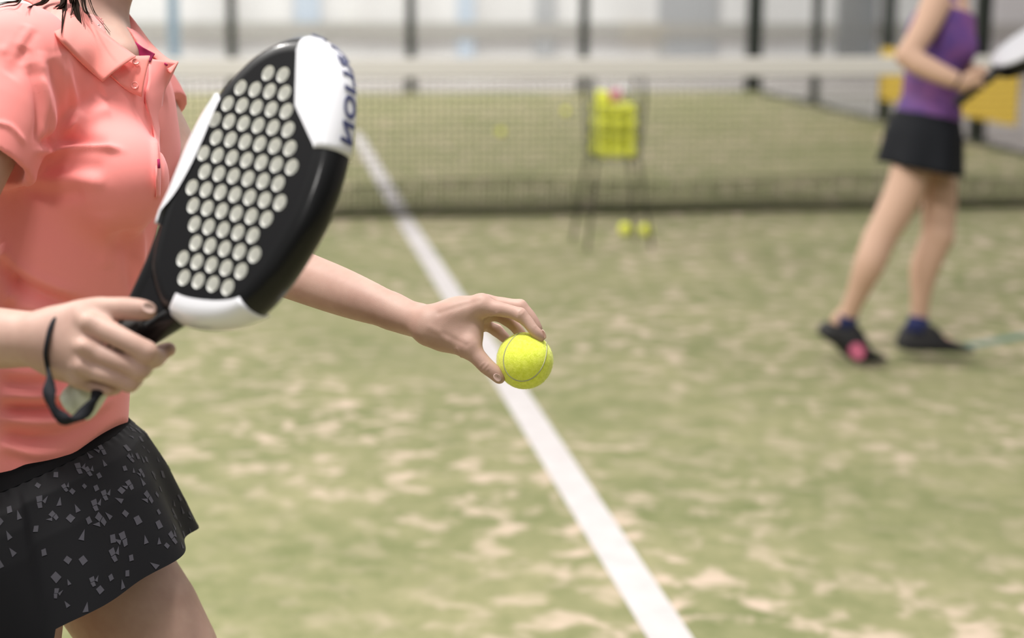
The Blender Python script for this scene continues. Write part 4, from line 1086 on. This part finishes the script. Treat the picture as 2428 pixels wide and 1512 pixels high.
# her racket
aC = np.array([.78, .62, .05]); aC /= np.linalg.norm(aC); nC = np.array([-.55, .62, -.24]); nC -= aC*(nC@aC); nC /= np.linalg.norm(nC)
E2b = cam2w(aC); N2b = cam2w(nC); E1b = np.cross(E2b, N2b); O2 = at(2430, 116, 5.70)
rk2 = empty('padel_racket', (0, 0, 0)); rk2.matrix_world = Matrix(((E1b[0], E2b[0], N2b[0], O2[0]), (E1b[1], E2b[1], N2b[1], O2[1]), (E1b[2], E2b[2], N2b[2], O2[2]), (0, 0, 0, 1)))
tag(rk2, 'white and black padel racket held by the player in the purple top', 'racket')
def sym(t_): return np.array([.125*math.sin(t_)*(1-.12*math.cos(t_)), .135*math.cos(t_)-.0+.02])
ol = [sym(t_) for t_ in np.linspace(0, 2*math.pi, 65)[:-1]]
def disc(name, sc, z0, z1, m):
    bm = bmesh.new(); lo = [bm.verts.new((p[0]*sc, p[1]*sc, z0)) for p in ol]; hi = [bm.verts.new((p[0]*sc, p[1]*sc, z1)) for p in ol]
    bm.faces.new(lo); bm.faces.new(hi)
    for i in range(64): bm.faces.new((lo[i], lo[(i+1) % 64], hi[(i+1) % 64], hi[i]))
    return from_bm(name, bm, m, rk2)
disc('frame', 1.0, -.036, .012, M['black_gloss']); disc('face', .97, .012, .019, M['white_gloss'])
v, f = tube_data([(.03, -.10, 0), (0, -.19, 0), (0, -.20, 0)], [.012, .014, .014], 10); mesh('throat_arm', v, f, M['black_gloss'], rk2)
v, f = tube_data([(-.03, -.10, 0), (0, -.19, 0), (0, -.20, 0)], [.012, .014, .014], 10); mesh('throat_arm', v, f, M['black_gloss'], rk2)
v, f = tube_data([(0, -.18, 0), (0, -.30, 0)], [.017, .016], 10); mesh('handle', v, f, M['grip'], rk2)

# ================================================================== loose balls on the turf
def far_ball(loc, label, group, first=None):
    if first is None:
        bm = bmesh.new(); bmesh.ops.create_icosphere(bm, subdivisions=3, radius=.0327)
        o = from_bm('tennis_ball', bm, M['felt_far'], None, True)
        v, f = tube_data([tuple(seampt(t_)*.0326) for t_ in np.linspace(0, 2*math.pi, 49)[:-1]], .0012, 4, True); mesh('seam', v, f, M['seam'], o)
    else:
        o = first.copy(); COL.objects.link(o)
        for c in first.children: c2 = c.copy(); COL.objects.link(c2); c2.parent = o
    o.location = loc; o.rotation_euler = tuple(random.uniform(0, 6) for _ in range(3))
    o['label'] = label; o['category'] = 'ball'; o['group'] = group
    return o
def gball(px, py): 
    p = ground(px, py, .0327); return (p[0], p[1], .0330)
b0_ = far_ball(gball(1482, 543), 'left one of the two yellow balls touching on the turf in front of the net', 'loose balls on the turf')
far_ball(gball(1531, 545), 'right one of the two yellow balls touching on the turf in front of the net', 'loose balls on the turf', b0_)
far_ball(gball(1187, 312), 'yellow ball lying beyond the net, left of the other one', 'loose balls on the turf', b0_)
far_ball(gball(1342, 264), 'yellow ball lying farthest away beyond the net, nearest the ball basket', 'loose balls on the turf', b0_)

# ================================================================== the ball basket on its stand
ZC = 8.38
gc = ground(1452, 560); gc = CAM+(at(1455, 300, ZC)-CAM); gc[2] = 0
cart = empty('ball_basket', tuple(gc)); cart.rotation_euler = (0, 0, .06)
tag(cart, 'wire ball basket on thin splayed legs filled with yellow balls, before the net', 'basket')
zb, zt, zh = .445, .70, .835
hb, ht = .105, .122
def rect(h, z, dy=.9): return [(-h, -h*dy, z), (h, -h*dy, z), (h, h*dy, z), (-h, h*dy, z)]
def loop(p): return p+[p[0]]
for z, h in ((zb, hb), ((zb+zt)/2, (hb+ht)/2), (zt, ht)): tubes('wire_hoop', [(loop(rect(h, z)), .0028)], M['wire'], cart, 6)
wires = []
for k in range(5):
    for (sx, sy, ax_) in ((1, 0, 0), (-1, 0, 0), (0, 1, 1), (0, -1, 1)):
        t_ = -1+2*(k+.5)/5
        for_ = (lambda h, z: (sx*h, t_*h*.9, z)) if ax_ == 0 else (lambda h, z: (t_*h, sy*h*.9, z))
        wires.append(([for_(hb, zb), for_(ht, zt)], .0016))
wo = tubes('wire_side', wires, M['wire'], cart, 5); wo['kind'] = 'stuff'
bt = []
for k in range(4):
    t_ = -1+2*(k+.5)/4; bt.append(([(t_*hb, -hb*.9, zb), (t_*hb, hb*.9, zb)], .0016))
bo = tubes('wire_floor', bt, M['wire'], cart, 5); bo['kind'] = 'stuff'
for sx, sy in ((-1, -1), (1, -1), (1, 1), (-1, 1)):
    tubes('leg', [([(sx*ht, sy*ht*.9, zt), (sx*hb, sy*hb*.9, zb), (sx*.165, sy*.15, .004)], .0065)], M['wire'], cart, 6)
for sx in (-1, 1):
    tubes('handle', [([(sx*ht, -ht*.9, zt), (sx*ht*1.05, -ht*.7, zh), (sx*ht*1.05, ht*.7, zh), (sx*ht, ht*.9, zt)], .0065)], M['wire'], cart, 6)
random.seed(8); n_b = 0
cz, sz_ = math.cos(.06), math.sin(.06)
for lay in range(5):
    z = zb+.036+lay*.0662; hw = .0690
    spots_ = [(i, j) for i in (-1, 0, 1) for j in (-1, 0, 1)]
    if lay == 4: spots_ = [(-.9, -.5), (-.9, .55)]; z -= .004
    for (a, b_) in spots_:
        x_, y_ = a*hw, b_*hw*.96; zz = z
        far_ball((gc[0]+x_*cz-y_*sz_, gc[1]+x_*sz_+y_*cz, zz), 'yellow tennis ball heaped in the wire basket', 'yellow balls in the wire basket', b0_)
# small pink and white can on top of the balls
can = empty('ball_can', tuple(at(1466, 222, ZC-.02))); tag(can, 'small pink and white can resting on top of the yellow balls', 'can')
can.rotation_euler = (0, 1.15, .2)
v, f = tube_data([(0, 0, -.045), (0, 0, -.044), (0, 0, .012)], [.026, .027, .027], 18); mesh('can_body', v, f, M['pinkcan'] if 'pinkcan' in M else M['pink'], can)
v, f = tube_data([(0, 0, .012), (0, 0, .042), (0, 0, .044)], [.0275, .0275, .025], 18); mesh('can_lid', v, f, M['white_gloss'], can)
